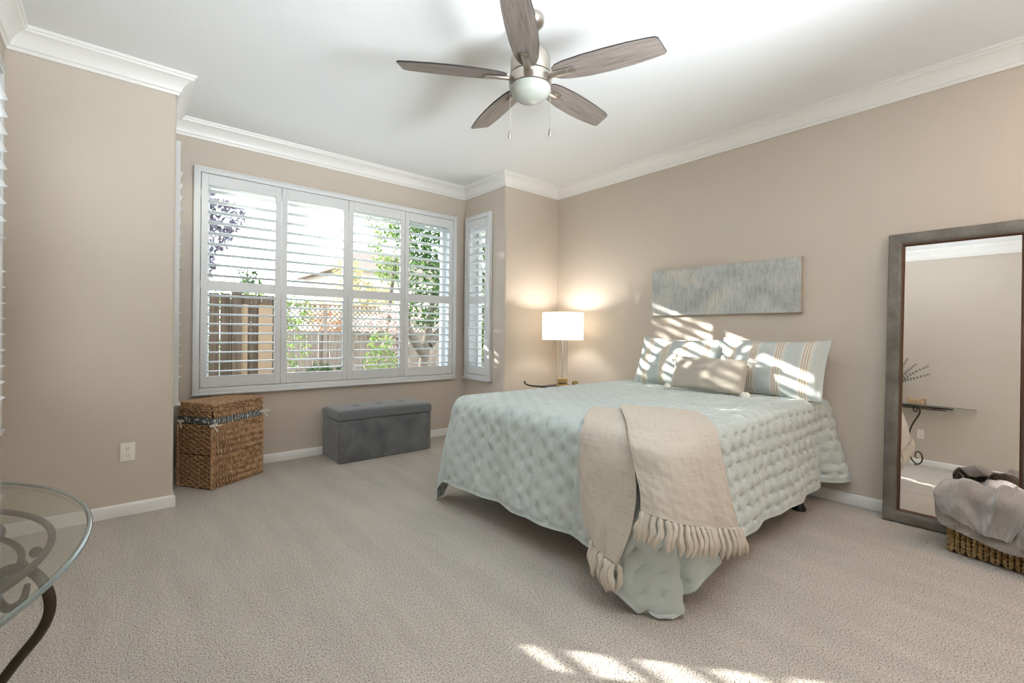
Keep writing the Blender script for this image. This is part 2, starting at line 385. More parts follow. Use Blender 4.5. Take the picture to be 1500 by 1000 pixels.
# ------------------------------------------------------------------ room dimensions (metres)
XL, XB = -.464, 3.766          # left wall, bed wall
YR, YW = 3.658, 4.367          # wall beside the bay, bay window wall
XC, XR = .2855, 3.008          # bay side walls
YB = -1.9; H = 2.74; T = .15   # rear wall, ceiling height, wall thickness
WZ0, WZ1 = .70, 2.33           # window openings
def wall_with_hole(poly_full, poly_a, poly_b, z0, z1):
    mb = MB(); mb.prism(poly_full, 0, z0); mb.prism(poly_full, z1, H); mb.prism(poly_a, z0, z1); mb.prism(poly_b, z0, z1); return mb
def arc(cx, cy_, r, a0, a1, n=6): return [(cx + r * cos(radians(a0 + (a1 - a0) * k / n)), cy_ + r * sin(radians(a0 + (a1 - a0) * k / n))) for k in range(n + 1)]
rect = lambda a, b, c, d: [(a, c), (b, c), (b, d), (a, d)]
fl = MB(); fl.box((XL - .2, YB - .2, -.08), (XB + .2, YW + .15, 0)); struct('floor', fl, M['carpet'], smooth=False)
fl = MB(); fl.box((XL - .2, YB - .2, H), (XB + .2, YW + .2, H + .1)); struct('ceiling', fl, M['ceil'], smooth=False)
MW0, MW1 = .52, 2.80           # main window opening in X
struct('wall_window', wall_with_hole(rect(XC - T, XR + T, YW, YW + T), rect(XC - T, MW0, YW, YW + T), rect(MW1, XR + T, YW, YW + T), WZ0, WZ1), M['wall'], smooth=False)
SW0, SW1 = 3.93, 4.26          # side windows opening in Y
rb = .022
cornR = arc(XR + rb, YR + rb, rb, 180, 270)                       # rounded outside corner
fullR = [(XR, YW + T)] + cornR + [(XB + T, YR), (XB + T, YR + T), (XR + T, YR + T), (XR + T, YW + T)]
aR = cornR + [(XB + T, YR), (XB + T, YR + T), (XR + T, YR + T), (XR + T, SW0), (XR, SW0)]
struct('wall_bay_right', wall_with_hole(fullR, aR, rect(XR, XR + T, SW1, YW), WZ0, WZ1), M['wall'], angle=50)
cornL = arc(XC - rb, YR + rb, rb, 0, -90)
fullL = [(XC, YW)] + cornL + [(XL - T, YR), (XL - T, YR + T), (XC - T, YR + T), (XC - T, YW)]
aL = [(XC, SW0)] + cornL + [(XL - T, YR), (XL - T, YR + T), (XC - T, YR + T), (XC - T, SW0)]
struct('wall_bay_left', wall_with_hole(fullL, aL, rect(XC - T, XC, SW1, YW), WZ0, WZ1), M['wall'], angle=50)
mb = MB(); mb.box((XB, YB, 0), (XB + T, YR, H)); struct('wall_right', mb, M['wall'], smooth=False)
LW0, LW1 = 2.90, 3.352          # window of the left wall
struct('wall_left', wall_with_hole(rect(XL - T, XL, YB, YR), rect(XL - T, XL, YB, LW0), rect(XL - T, XL, LW1, YR), WZ0, WZ1), M['wall'], smooth=False)
mb = MB(); mb.box((XL - T, YB - T, 0), (XB + T, YB, H)); struct('wall_rear', mb, M['wall'], smooth=False)

# crown moulding and baseboards, mitred runs along the interior outline
OUT = [(XL, YB), (XL, YR), (XC, YR), (XC, YW), (XR, YW), (XR, YR), (XB, YR), (XB, YB)]   # interior is to the right
def off_pt(k, d):
    n = len(OUT); p = Vector(OUT[k]); a = (p - Vector(OUT[k - 1])).normalized(); b = (Vector(OUT[(k + 1) % n]) - p).normalized()
    na, nb = Vector((a.y, -a.x)), Vector((b.y, -b.x))
    m = (na + nb); m = m / (1 + na.dot(nb)); return p + m * d
def run(k, prof, name, m):
    mb = MB(); k2 = (k + 1) % len(OUT); vs = []
    for kk in (k, k2):
        for d, z in prof: q = off_pt(kk, d); vs.append((q.x, q.y, z))
    n = len(prof); fs = [(i, (i + 1) % n, n + (i + 1) % n, n + i) for i in range(n)] + [tuple(range(n))[::-1], tuple(range(n, 2 * n))]
    mb.add(vs, fs); return struct(name, mb, m, angle=35)
CP = [(0, 2.62), (.010, 2.618), (.014, 2.63), (.014, 2.636), (.022, 2.640), (.026, 2.655), (.036, 2.675), (.052, 2.694), (.070, 2.706), (.083, 2.710), (.086, 2.722), (.094, 2.724), (.097, 2.7395), (0, 2.7395)]
BP = [(0, .001), (.013, .001), (.013, .058), (.010, .066), (.006, .071), (.0, .0745)]
names = ['left', 'left_return', 'bay_left', 'window', 'bay_right', 'right_return', 'right', 'rear']
for k in range(8):
    run(k, CP, 'trim_%d' % (k + 1), M['trim']); run(k, BP, 'baseboard_' + names[k], M['trim'])

# ------------------------------------------------------------------ windows and plantation shutters
# local frame of a window: u along the wall, z up, w = into the room (w<0 is outside)
def wmat(origin, u, w):
    return Matrix(((u[0], w[0], 0, origin[0]), (u[1], w[1], 0, origin[1]), (0, 0, 1, 0), (0, 0, 0, 1)))
def make_window(n, m, u0, u1, mull, nframe=.05, a=-.125, b=-.075):
    root = thing('window_%d' % n, (0, 0, 0), None, None, kind='structure'); z0, z1 = WZ0, WZ1
    f = MB()
    for lo, hi in (((u0, a, z0), (u0 + nframe, b, z1)), ((u1 - nframe, a, z0), (u1, b, z1)), ((u0 + nframe, a, z0), (u1 - nframe, b, z0 + nframe)), ((u0 + nframe, a, z1 - nframe), (u1 - nframe, b, z1))): f.box(lo, hi, m)
    for x in mull: f.box((x - .022, a + .004, z0 + nframe), (x + .022, b - .004, z1 - nframe), m)
    f.build('window_frame', M['shut'], root, smooth=False)
    g = MB(); gm = (a + b) / 2; g.box((u0 + nframe - .004, gm - .003, z0 + nframe - .004), (u1 - nframe + .004, gm + .003, z1 - nframe + .004), m); g.build('pane', M['pane'], root, smooth=False)
    s = MB(); s.box((u0, b, z0), (u1, 0, z0 + .012), m); s.box((u0, b, z1 - .012), (u1, 0, z1), m); s.box((u0, b, z0 + .012), (u0 + .008, 0, z1 - .012), m); s.box((u1 - .008, b, z0 + .012), (u1, 0, z1 - .012), m)
    s.build('window_jamb', M['shut'], root, smooth=False)
    return root
def make_shutter(m, o0, o1, npan, label, tilt=.085, hinge_left=True):
    """o0..o1 outer frame along u"""
    root = thing('plantation_shutter', (m @ Vector(((o0 + o1) / 2, 0, WZ0))), label, 'shutter')
    inv = Matrix.Translation(-root.location)
    mm = inv @ m; fz0, fz1 = .625, 2.402; fw = .045; th = .040
    f = MB(); w0 = 0.001
    for lo, hi in (((o0, w0, fz0), (o0 + fw, th, fz1)), ((o1 - fw, w0, fz0), (o1, th, fz1)), ((o0 + fw, w0, fz1 - fw), (o1 - fw, th, fz1)), ((o0 + fw, w0, fz0), (o1 - fw, th, fz0 + fw))): f.rbox(lo, hi, .004, mm, 2)
    # stepped outer moulding and sill nosing
    f.rbox((o0 - .008, w0, fz0 - .012), (o1 + .008, th + .012, fz0 + .006), .004, mm, 2)
    f.rbox((o0 + .012, th - .002, fz1 - .014), (o1 - .012, th + .006, fz1 - .004), .002, mm, 1)
    f.build('frame', M['shut'], root, angle=30)
    i0, i1 = o0 + fw + .002, o1 - fw - .002; pw = (i1 - i0) / npan
    pz0, pz1 = fz0 + fw + .004, fz1 - fw - .004; st = .046; pt0, pt1 = .006, .034
    for p in range(npan):
        a, b = i0 + p * pw + .0022, i0 + (p + 1) * pw - .0022; pm = MB()
        zt, zb_, zm = pz1 - .088, pz0 + .088, 1.478
        for lo, hi in (((a, pt0, pz0), (a + st, pt1, pz1)), ((b - st, pt0, pz0), (b, pt1, pz1)), ((a + st, pt0, zt), (b - st, pt1, pz1)), ((a + st, pt0, pz0), (b - st, pt1, zb_)), ((a + st, pt0, zm - .040), (b - st, pt1, zm + .040))): pm.rbox(lo, hi, .002, mm, 1)
        po = pm.build('shutter_panel', M['shut'], root, angle=30)
        for lo_z, hi_z, nl in ((zm + .040, zt, 9), (zb_, zm - .040, 9)):
            lv = MB(); sp_ = (hi_z - lo_z) / nl
            for k in range(nl):
                zc = lo_z + sp_ * (k + .5); prof = []
                for q in range(12):   # lens-shaped blade, 83 mm wide
                    an = 2 * pi * q / 12; y = .0435 * cos(an); z = .0064 * sin(an) * (1 if abs(cos(an)) < .99 else .3)
                    prof.append((.020 + y * cos(tilt) - z * sin(tilt), zc + y * sin(tilt) + z * cos(tilt)))
                vs = [mm @ Vector((a + st + .0015, y, z)) for y, z in prof] + [mm @ Vector((b - st - .0015, y, z)) for y, z in prof]
                lv.add(vs, [tuple(range(12)), tuple(range(12, 24))[::-1]] + [(i, (i + 1) % 12, 12 + (i + 1) % 12, 12 + i) for i in range(12)])
            lv.build('louvers', M['shut'], po, angle=50)
        hs = a if (p % 2 == 0) == hinge_left else b
        for hz in (pz0 + .16, (pz0 + pz1) / 2 - .03, pz1 - .16):
            hg = MB(); hg.tube([mm @ Vector((hs, pt1 + .003, hz - .03)), mm @ Vector((hs, pt1 + .003, hz + .03))], .0045, 8)
            hg.build('hinge', M['shut'], po)
    return root
mMain = wmat((0, YW), (1, 0), (0, -1)); mR = wmat((XR, 0), (0, 1), (-1, 0)); mL = wmat((XC, 0), (0, 1), (1, 0)); mLL = wmat((XL, 0), (0, 1), (1, 0))
make_window(1, mMain, MW0, MW1, (1.10, 2.28)); make_window(2, mR, SW0, SW1, ()); make_window(3, mL, SW0, SW1, ()); make_window(4, mLL, LW0, LW1, (), .022, -.085, -.045)
make_shutter(mMain, .450, 2.868, 4, 'wide white four-panel plantation shutter over the bay window above the bench')
make_shutter(mR, 3.865, 4.322, 1, 'narrow white single-panel shutter on the bay side wall, left of the lit lamp')
make_shutter(mL, 3.865, 4.322, 1, 'narrow white shutter seen edge-on beside the wicker hamper', -.08)
make_shutter(mLL, 2.872, 3.370, 1, 'white shutter whose louvers poke in at the far left edge of the photo', -.10)

# ------------------------------------------------------------------ ceiling fan
FX, FY, FZ = 1.603, 1.761, 2.424
fan = thing('ceiling_fan', (FX, FY, H), 'ceiling fan with five grey-washed wood blades and brushed nickel motor', 'ceiling fan')
def up(mb, name, m, parent=fan, **k): return mb.build(name, m, parent, **k)
mb = MB(); mb.lathe([(.001, -.001), (.066, -.001), (.070, -.012), (.066, -.035), (.050, -.052), (.030, -.060), (.014, -.062), (.001, -.062)], 40); up(mb, 'canopy', M['nickel'])
mb = MB(); mb.lathe([(.001, -.058), (.0125, -.058), (.0125, -.20), (.001, -.20)], 20); up(mb, 'downrod', M['nickel'])
mb = MB(); mb.lathe([(.001, -.165), (.030, -.165), (.050, -.172), (.078, -.182), (.096, -.200), (.102, -.225), (.102, -.285), (.098, -.298), (.001, -.298)], 48); up(mb, 'motor_housing', M['nickel'])
mb = MB(); mb.lathe([(.001, -.297), (.104, -.297), (.106, -.305), (.001, -.305)], 48); up(mb, 'dark_ring', M['black'])
mb = MB(); mb.lathe([(.001, -.3055), (.108, -.3055), (.109, -.33), (.109, -.358), (.104, -.362), (.001, -.362)], 48); up(mb, 'light_kit', M['nickel'])
prof = [(.1045, -.3625)]
for k in range(0, 13):
    a = k / 12 * pi / 2; prof.append((.104 * cos(a) + .0005, -.366 - .068 * sin(a)))
mb = MB(); mb.lathe(prof, 48); up(mb, 'globe', M['opal'])
def blade_half(u):   # half-widths of the two edges along the blade, u 0..1
    return None
BL0, BL1 = .125, .662
lead = [(0, .030), (.04, .046), (.12, .060), (.30, .0735), (.5, .0775), (.7, .0740), (.88, .064), (.985, .055), (1.0, .045)]
trail = [(0, -.030), (.04, -.048), (.12, -.058), (.30, -.066), (.5, -.068), (.7, -.066), (.86, -.060), (.93, -.055), (.955, -.045)]
def blade_mesh():
    pts = [(BL0 + u * (BL1 - BL0), y) for u, y in lead] + [(BL0 + u * (BL1 - BL0), y) for u, y in trail[::-1]]
    n = len(pts); th = .0075
    b = MB(); b.add([(x, y, 0) for x, y in pts] + [(x, y, th) for x, y in pts], [tuple(range(n))[::-1], tuple(range(n, 2 * n))])
    b.cur = 1; o = 0
    for i in range(n): b.f.append((i, (i + 1) % n, n + (i + 1) % n, n + i)); b.mi.append(1)
    return b
for k in range(5):
    ang = radians(5.1 + 72 * k)
    R_ = Matrix.Translation((0, 0, FZ - H)) @ Matrix.Rotation(ang, 4, 'Z') @ Matrix.Rotation(radians(-12), 4, 'X')
    b = blade_mesh(); bo = b.build('blade', [M['blade'], M['blade_edge']], fan, smooth=False, fix=True); bo.matrix_local = R_
    ir = MB(); ir.rbox((.085, -.019, -.012), (.235, .019, -.003), .004, None, 2)
    ir.box((.228, -.017, -.0135), (.232, .017, -.003)); ir.rbox((.075, -.014, -.010), (.14, .014, .012), .004, None, 2)
    for sx in (.15, .20):
        for sy in (-.008, .008): ir.ball((sx, sy, -.012), .0035, 8, sz=.6)
    io = ir.build('blade_iron', M['nickel'], bo)
rv = Vector((cos(YAW), -sin(YAW), 0))
for sgn, ln in ((-1, .235), (1, .22)):
    px, py = rv.x * sgn * .103, rv.y * sgn * .103
    ch = MB(); ch.tube([(px, py, -.345), (px, py, -.345 - ln)], .0013, 6)
    for q in range(40): ch.ball((px, py, -.347 - ln * q / 40), .0019, 5)
    co_ = up(ch, 'pull_chain', M['nickel'])
    kb = MB(); kb.lathe([(.001, -.345 - ln), (.005, -.349 - ln), (.008, -.362 - ln), (.0085, -.378 - ln), (.005, -.388 - ln), (.001, -.390 - ln)], 14, (px, py, 0)); kb.build('chain_pull', M['nickel'], co_)

# ------------------------------------------------------------------ bed: mattress, frame, quilt, throw, pillows
BX0, BX1, BY0, BY1, BZ = 1.73, 3.745, 1.06, 2.60, .685
bed = thing('bed', (2.75, 1.83, 0), 'queen bed with black metal frame under the pale aqua quilt', 'bed')
iv = Matrix.Translation(-bed.location)
mb = MB(); mb.rbox((BX0 + .015, BY0 + .015, .43), (BX1, BY1 - .015, BZ - .028), .035, iv, 3); mb.build('mattress', M['mattress'], bed)
mb = MB(); mb.rbox((BX0 + .02, BY0 + .02, .20), (BX1, BY1 - .02, .428), .02, iv, 3); mb.build('box_spring', M['mattress'], bed)
mb = MB()
for lo, hi in (((BX0 + .04, BY0 + .02, .165), (BX1 - .02, BY0 + .055, .199)), ((BX0 + .04, BY1 - .055, .165), (BX1 - .02, BY1 - .02, .199)), ((BX0 + .25, BY0 + .055, .165), (BX0 + .29, BY1 - .055, .199)), ((3.36, BY0 + .055, .165), (3.40, BY1 - .055, .199)), ((2.6, BY0 + .055, .165), (2.64, BY1 - .055, .199))): mb.box(lo, hi, iv)
mb.rbox((BX1 - .07, BY0 - .005, .14), (BX1 - .02, BY0 + .05, .20), .004, iv)
mb.build('rail', M['steel'], bed, smooth=False)
for lx, ly in ((BX0 + .27, BY0 + .10), (BX0 + .27, BY1 - .10), (2.02, 1.90), (2.72, 1.83), (3.38, BY0 + .03), (3.38, BY1 - .10)):
    lg = MB(); p = Vector((lx, ly, 0)) - bed.location
    lg.box((p.x - .022, p.y - .022, .05), (p.x + .022, p.y + .022, .17)); lg.box((p.x - .03, p.y + .022, .09), (p.x + .03, p.y + .028, .17))
    lg.lathe([(.001, .003), (.042, .003), (.044, .012), (.034, .03), (.026, .055), (.001, .055)], 20, (p.x, p.y, 0)); lg.build('leg', M['steel'], bed)

QT = BZ + .012; RR = .085; INS = .052; L = .535 + INS
IX0, IY0, IY1 = BX0 + INS, BY0 + INS, BY1 - INS
def drop(d):
    q = RR * pi / 2; al = radians(5.5)
    hor = np.where(d < q, RR * np.sin(np.clip(d, 0, q) / RR), RR + (d - q) * sin(al))
    ver = np.where(d < q, RR * (1 - np.cos(np.clip(d, 0, q) / RR)), RR + (d - q) * cos(al))
    return hor, ver
near_ctrl = np.array([(0, 1.625, 1.10), (.12, 1.57, 1.16), (.24, 1.512, 1.225), (.30, 1.515, 1.20), (.50, 1.665, 1.01), (.56, 1.735, .965), (.62, 1.785, 1.035), (.68, 1.83, .960), (.86, 2.10, .925), (.92, 2.08, .95), (1.0, 1.90, .985)])
far_ctrl = np.array([(0, 1.625, 2.59), (.25, 1.60, 2.63), (.45, 1.655, 2.70), (.6, 1.74, 2.745), (.8, 1.80, 2.72), (1.0, 1.76, 2.68)])
def ctrl_eval(C, th):
    # smooth interpolation through the fold outline
    tt = C[:, 0]; ts = np.linspace(0, 1, 400)
    xs, ys = np.interp(ts, tt, C[:, 1]), np.interp(ts, tt, C[:, 2])
    k = np.hanning(17); k /= k.sum()
    xs = np.convolve(np.pad(xs, 8, 'edge'), k, 'valid'); ys = np.convolve(np.pad(ys, 8, 'edge'), k, 'valid')
    return np.interp(th, ts, xs), np.interp(th, ts, ys)
def quilt_map(a, b):
    """cloth coordinates -> position; the mattress top is where they equal X, Y"""
    a = np.asarray(a, float); b = np.asarray(b, float)
    ca = np.maximum(a, IX0); cb = np.clip(b, IY0, IY1)
    ox, oy = ca - a, cb - b                       # ox>=0 past the foot; oy>0 near side, <0 far side
    d = np.sqrt(ox ** 2 + oy ** 2); hor, ver = drop(d)
    th = np.arctan2(np.abs(oy), ox) / (pi / 2)     # 0 foot .. 1 side
    nx = np.where(d > 1e-6, -ox / np.maximum(d, 1e-6), 0); ny = np.where(d > 1e-6, -oy / np.maximum(d, 1e-6), 0)
    # folds along the sides
    fd = np.clip(d / L, 0, 1.3) ** 1.6
    foot = (ox > 0) & (oy == 0); side = (ox == 0) & (oy != 0)
    wv = .016 * np.sin(cb * 11.0 + .6) + .010 * np.sin(cb * 23 + 1.2)
    ws = .012 * np.sin(ca * 9.0) + .007 * np.sin(ca * 21.0 + .4)
    env = np.clip((ca - BX0) / .15, 0, 1); envf = np.clip((cb - BY0) / .12, 0, 1) * np.clip((BY1 - cb) / .12, 0, 1)
    ws = ws - .085 * np.exp(-((ca - 3.545) / .055) ** 2) + .075 * np.clip((ca - 3.58) / .16, 0, 1) * (oy > 0)
    hor = hor + fd * (wv * envf * foot + ws * env * side)
    X = ca + nx * hor; Y = cb + ny * hor; Z = QT - ver
    # lift the hem a little where the photo shows it higher
    # corners
    cor = (ox > 1e-9) & (np.abs(oy) > 1e-9)
    K = np.clip((d - .10) / .66, 0, 1) ** 1.25
    for C, sel, cyy in ((near_ctrl, cor & (oy > 0), BY0), (far_ctrl, cor & (oy < 0), BY1)):
        px, py = ctrl_eval(C, th)
        X = np.where(sel, X * (1 - K) + px * K, X); Y = np.where(sel, Y * (1 - K) + py * K, Y)
    # sides next to the corners follow the start/end of the fold outline
    blend = np.exp(-((ca - BX0) / .30) ** 2)
    Y = np.where(side & (oy > 0), Y * (1 - K * blend) + .985 * K * blend, Y); Y = np.where(side & (oy < 0), Y * (1 - K * blend) + 2.68 * K * blend, Y)
    X = np.where(side, X + K * blend * np.where(oy > 0, .07, .03), X)
    bf = np.exp(-((cb - BY0) / .22) ** 2); bf2 = np.exp(-((cb - BY1) / .22) ** 2)
    X = np.where(foot, X * (1 - K * bf) + 1.63 * K * bf, X); X = np.where(foot, X * (1 - K * bf2) + 1.625 * K * bf2, X)
    under = np.maximum(.012 - Z, 0)
    Z = np.where(Z < .012, .012 + .006 * np.sin(under * 60), Z)
    X = X - under * .10 * cor; Y = Y - under * .15 * cor * np.sign(oy)
    return np.stack([X, Y, Z], -1)
def quilting(a, b):
    """height of the pick-stitched filling at cloth coordinates"""
    sa, sb = .105, .072
    j = np.round(b / sb); h = np.full(a.shape, 9.); hh = 0
    for dj in (-1, 0, 1):
        jj = j + dj; offs = np.where(np.mod(jj, 2) == 0, 0, sa / 2)
        i = np.round((a - offs) / sa)
        for di in (-1, 0, 1):
            pa, pb = (i + di) * sa + offs, jj * sb
            ja = .010 * np.sin(pa * 91 + pb * 37); jb = .006 * np.sin(pa * 53 + pb * 71)
            da, db = a - pa - ja, b - pb - jb
            hh = hh + np.exp(-(da / .017) ** 2 - (db / .0075) ** 2)
            h = np.minimum(h, np.sqrt((da / 1.2) ** 2 + db ** 2))
    puff = np.clip(h / .042, 0, 1) ** .7
    # shallow zigzag valleys running from stitch to stitch
    zz = np.abs(((a / (sa / 2)) % 2) - 1) - .5
    v = (b / sb + .5 * zz + .06 * np.sin(a * 41)); v = np.abs(v - np.round(v))
    val = np.exp(-(v / .09) ** 2)
    w = .3 * np.sin(a * 57 + 3 * np.sin(b * 31)) * np.sin(b * 83 + 2 * np.sin(a * 23)) + .25 * np.sin(b * 181 + 2.5 * np.sin(a * 37) + a * 20) * np.sin(a * 33 + b * 11)
    return .0115 * puff - .0115 * hh - .0042 * val + .0022 * w
a = np.arange(BX0 + INS - L, 3.757, .0082); b = np.arange(IY0 - L, IY1 + L, .0082)
A, B = np.meshgrid(a, b, indexing='ij'); G = quilt_map(A, B)
N = normals(G); N = np.where((N[..., 2:3] < -.6), -N, N)
edge = np.minimum(np.minimum(A - A.min(), B - B.min()), B.max() - B); qh = quilting(A, B) * np.clip(edge / .03, 0.15, 1) + .004 * (edge < .012)
G2 = G + N * qh[..., None]
# loose vertical draping wrinkles on the foot
G2[..., 2] = np.maximum(G2[..., 2], .004)
G2[..., 0] = np.minimum(G2[..., 0], XB - .012)
mb = MB(); shell(mb, G2, .006, np.stack([A, B], -1))
q_o = mb.build('quilt', M['quilt'], None, angle=180, fix=False)
tag(q_o, 'pale aqua pick-stitched quilt draped over the bed to the floor', 'quilt')

# throw: two hanging panels folded over one corner of the foot
TP_left = [[(1.99, 1.66, .722), (2.03, 1.55, .728), (2.05, 1.40, .724), (2.06, 1.22, .722)],
           [(1.86, 1.575, .728), (1.87, 1.47, .726), (1.87, 1.35, .722), (1.87, 1.20, .718)],
           [(1.665, 1.44, .700), (1.672, 1.37, .702), (1.675, 1.25, .700), (1.675, 1.13, .695)],
           [(1.617, 1.415, .60), (1.608, 1.32, .60), (1.602, 1.20, .60), (1.60, 1.10, .60)],
           [(1.598, 1.395, .46), (1.586, 1.29, .46), (1.578, 1.18, .46), (1.575, 1.08, .46)],
           [(1.582, 1.365, .345), (1.566, 1.26, .34), (1.555, 1.17, .33), (1.548, 1.09, .33)],
           [(1.572, 1.310, .242), (1.550, 1.245, .225), (1.538, 1.185, .215), (1.525, 1.13, .21)]]
TP_right = [[(2.10, 1.545, .738), (2.20, 1.42, .733), (2.26, 1.30, .730), (2.28, 1.20, .728)],
            [(1.945, 1.43, .742), (2.03, 1.27, .733), (2.12, 1.15, .728), (2.16, 1.08, .722)],
            [(1.76, 1.27, .735), (1.80, 1.13, .728), (1.94, 1.045, .715), (2.06, .995, .700)],
            [(1.60, 1.135, .690), (1.655, 1.00, .675), (1.83, .960, .655), (2.00, .955, .640)],
            [(1.572, 1.085, .59), (1.620, .955, .575), (1.80, .928, .550), (2.00, .928, .530)],
            [(1.552, 1.050, .52), (1.600, .935, .50), (1.79, .908, .455), (2.02, .912, .410)],
            [(1.538, 1.035, .455), (1.590, .920, .43), (1.80, .895, .365), (2.06, .900, .295)]]
throw = thing('throw_blanket', (1.75, 1.2, .7), 'cream woven throw with tasselled ends hanging over the foot corner', 'blanket')
tv = Vector(throw.location)
def fringe(mb, G, i_row, n, length, splay, seed):
    r = random.Random(seed); nb = G.shape[1]
    for k in range(n):
        x = (k + .5) / n * (nb - 1); j = int(x); f = x - j; j2 = min(j + 1, nb - 1)
        p = G[i_row, j] * (1 - f) + G[i_row, j2] * f; dn = (G[i_row, j] - G[i_row - 6, j]); dn = dn / np.linalg.norm(dn)
        d = np.array([0, 0, -1.]) * .85 + dn * .25; tgt = (G[i_row, j2] - G[i_row, max(j - 1, 0)]); tgt = tgt / (np.linalg.norm(tgt) + 1e-9)
        ln = length * r.uniform(.9, 1.1); s_ = splay * (2 * (k + .5) / n - 1) + r.uniform(-.12, .12)
        outn = np.array([-d[0] * 0 + tgt[1], -tgt[0], 0]); outn = outn / (np.linalg.norm(outn) + 1e-9)
        if outn @ np.array([-1, -1, 0]) < 0: outn = -outn
        knots = []
        for q in range(9):
            u = q / 8; w = p + d * ln * u + tgt * (s_ * ln * u * u) + outn * (.008 + .012 * sin(u * 3))
            w = w + tgt * .004 * sin(u * 9 + k)
            knots.append(tuple(w - np.array(tv)))
        rad = [.007, .0115, .0095, .0115, .013, .0125, .011, .009, .004]
        mb.tube(knots, [q * r.uniform(.9, 1.15) for q in rad], 7)
        for e in range(3):   # loose strands
            off = r.uniform(-.006, .006); kk = [(x_ + off * (i_ / 8), y_ + r.uniform(-.002, .002) + off * .5, z_) for i_, (x_, y_, z_) in enumerate(knots)]
            mb.tube(kk[3:], .0022, 5)
GL = patch(TP_left, 90, 70); GR = patch(TP_right, 90, 100)
for Gp, seed, amp in ((GL, 3, .006), (GR, 5, .007)):
    na, nb = Gp.shape[:2]; U, V = np.meshgrid(np.linspace(0, 1, na), np.linspace(0, 1, nb), indexing='ij')
    Nn = normals(Gp); Nn = np.where((Nn @ np.array([-1., -1., .6]))[..., None] < 0, -Nn, Nn)
    fold = (np.sin(V * 17 + 1.3 * np.sin(U * 3) + seed) * .5 + np.sin(V * 31 + 2 * U) * .3) * np.clip((U - .35) * 2, 0, 1)
    Gp += Nn * (amp * (fold + .5) + .0025 * wob(U * 9, V * 9, seed) )[..., None]
uvL = np.stack(np.meshgrid(np.linspace(0, .8, 90), np.linspace(0, .35, 70), indexing='ij'), -1); uvR = np.stack(np.meshgrid(np.linspace(0, .8, 90), np.linspace(0, .6, 100), indexing='ij'), -1)
mb = MB(); shell(mb, GL - np.array(tv), .005, uvL); p1 = mb.build('cloth', M['throw'], throw, angle=180, fix=False)
mb = MB(); shell(mb, GR - np.array(tv), .005, uvR); p1 = mb.build('cloth', M['throw'], throw, angle=180, fix=False)
mb = MB(); fringe(mb, GL, -1, 10, .105, .1, 2); mb.build('fringe', M['fringe'], throw)
mb = MB(); fringe(mb, GR, -1, 21, .105, .35, 3); mb.build('fringe', M['fringe'], throw)

def pillow(name, w, h, th, m, label, cat, group=None, flange=0., n=44, pinch=.10, seed=1):
    U, V = np.meshgrid(np.linspace(-1, 1, n), np.linspace(-1, 1, n), indexing='ij')
    body = 1 - flange
    u, v = np.clip(U / body, -1, 1), np.clip(V / body, -1, 1)
    t_ = ((1 - np.abs(u) ** 2.4) * (1 - np.abs(v) ** 2.4)) ** .52 * th / 2 + .003
    sx = 1 - pinch * (1 - V ** 2) * np.abs(U) ** 2 * .35; sy = 1 - pinch * (1 - U ** 2) * np.abs(V) ** 2
    x = U * w / 2 * sx; y = V * h / 2 * sy
    wr = .006 * wob(U * 4, V * 4, seed, 6, 3) * (1 - np.abs(u) ** 6) * (1 - np.abs(v) ** 6)
    e = flange * .12 * np.sin(V * 9 + seed) * (np.abs(U) > body) 
    F = np.stack([x, y, t_ + wr + e * .1], -1); Bk = np.stack([x, y, -t_ + wr * 0 + e * .1], -1)
    UV = np.stack([(U + 1) / 2, (V + 1) / 2], -1)
    mb = MB(); mb.grid(F, UV); o2 = len(mb.v); mb.grid(Bk, UV)
    ring = [(i, 0) for i in range(n)] + [(n - 1, j) for j in range(1, n)] + [(i, n - 1) for i in range(n - 2, -1, -1)] + [(0, j) for j in range(n - 2, 0, -1)]
    for k in range(len(ring)):
        i, j = ring[k]; i2, j2 = ring[(k + 1) % len(ring)]; mb.f.append((i * n + j, i2 * n + j2, o2 + i2 * n + j2, o2 + i * n + j)); mb.mi.append(0)
    o = mb.build(name, m, None, angle=180); tag(o, label, cat, group); return o
def place(o, c, right, upv):
    r = Vector(right).normalized(); u = Vector(upv); u = (u - r * u.dot(r)).normalized(); n = r.cross(u)
    o.matrix_world = Matrix(((r.x, u.x, n.x, c[0]), (r.y, u.y, n.y, c[1]), (r.z, u.z, n.z, c[2]), (0, 0, 0, 1)))
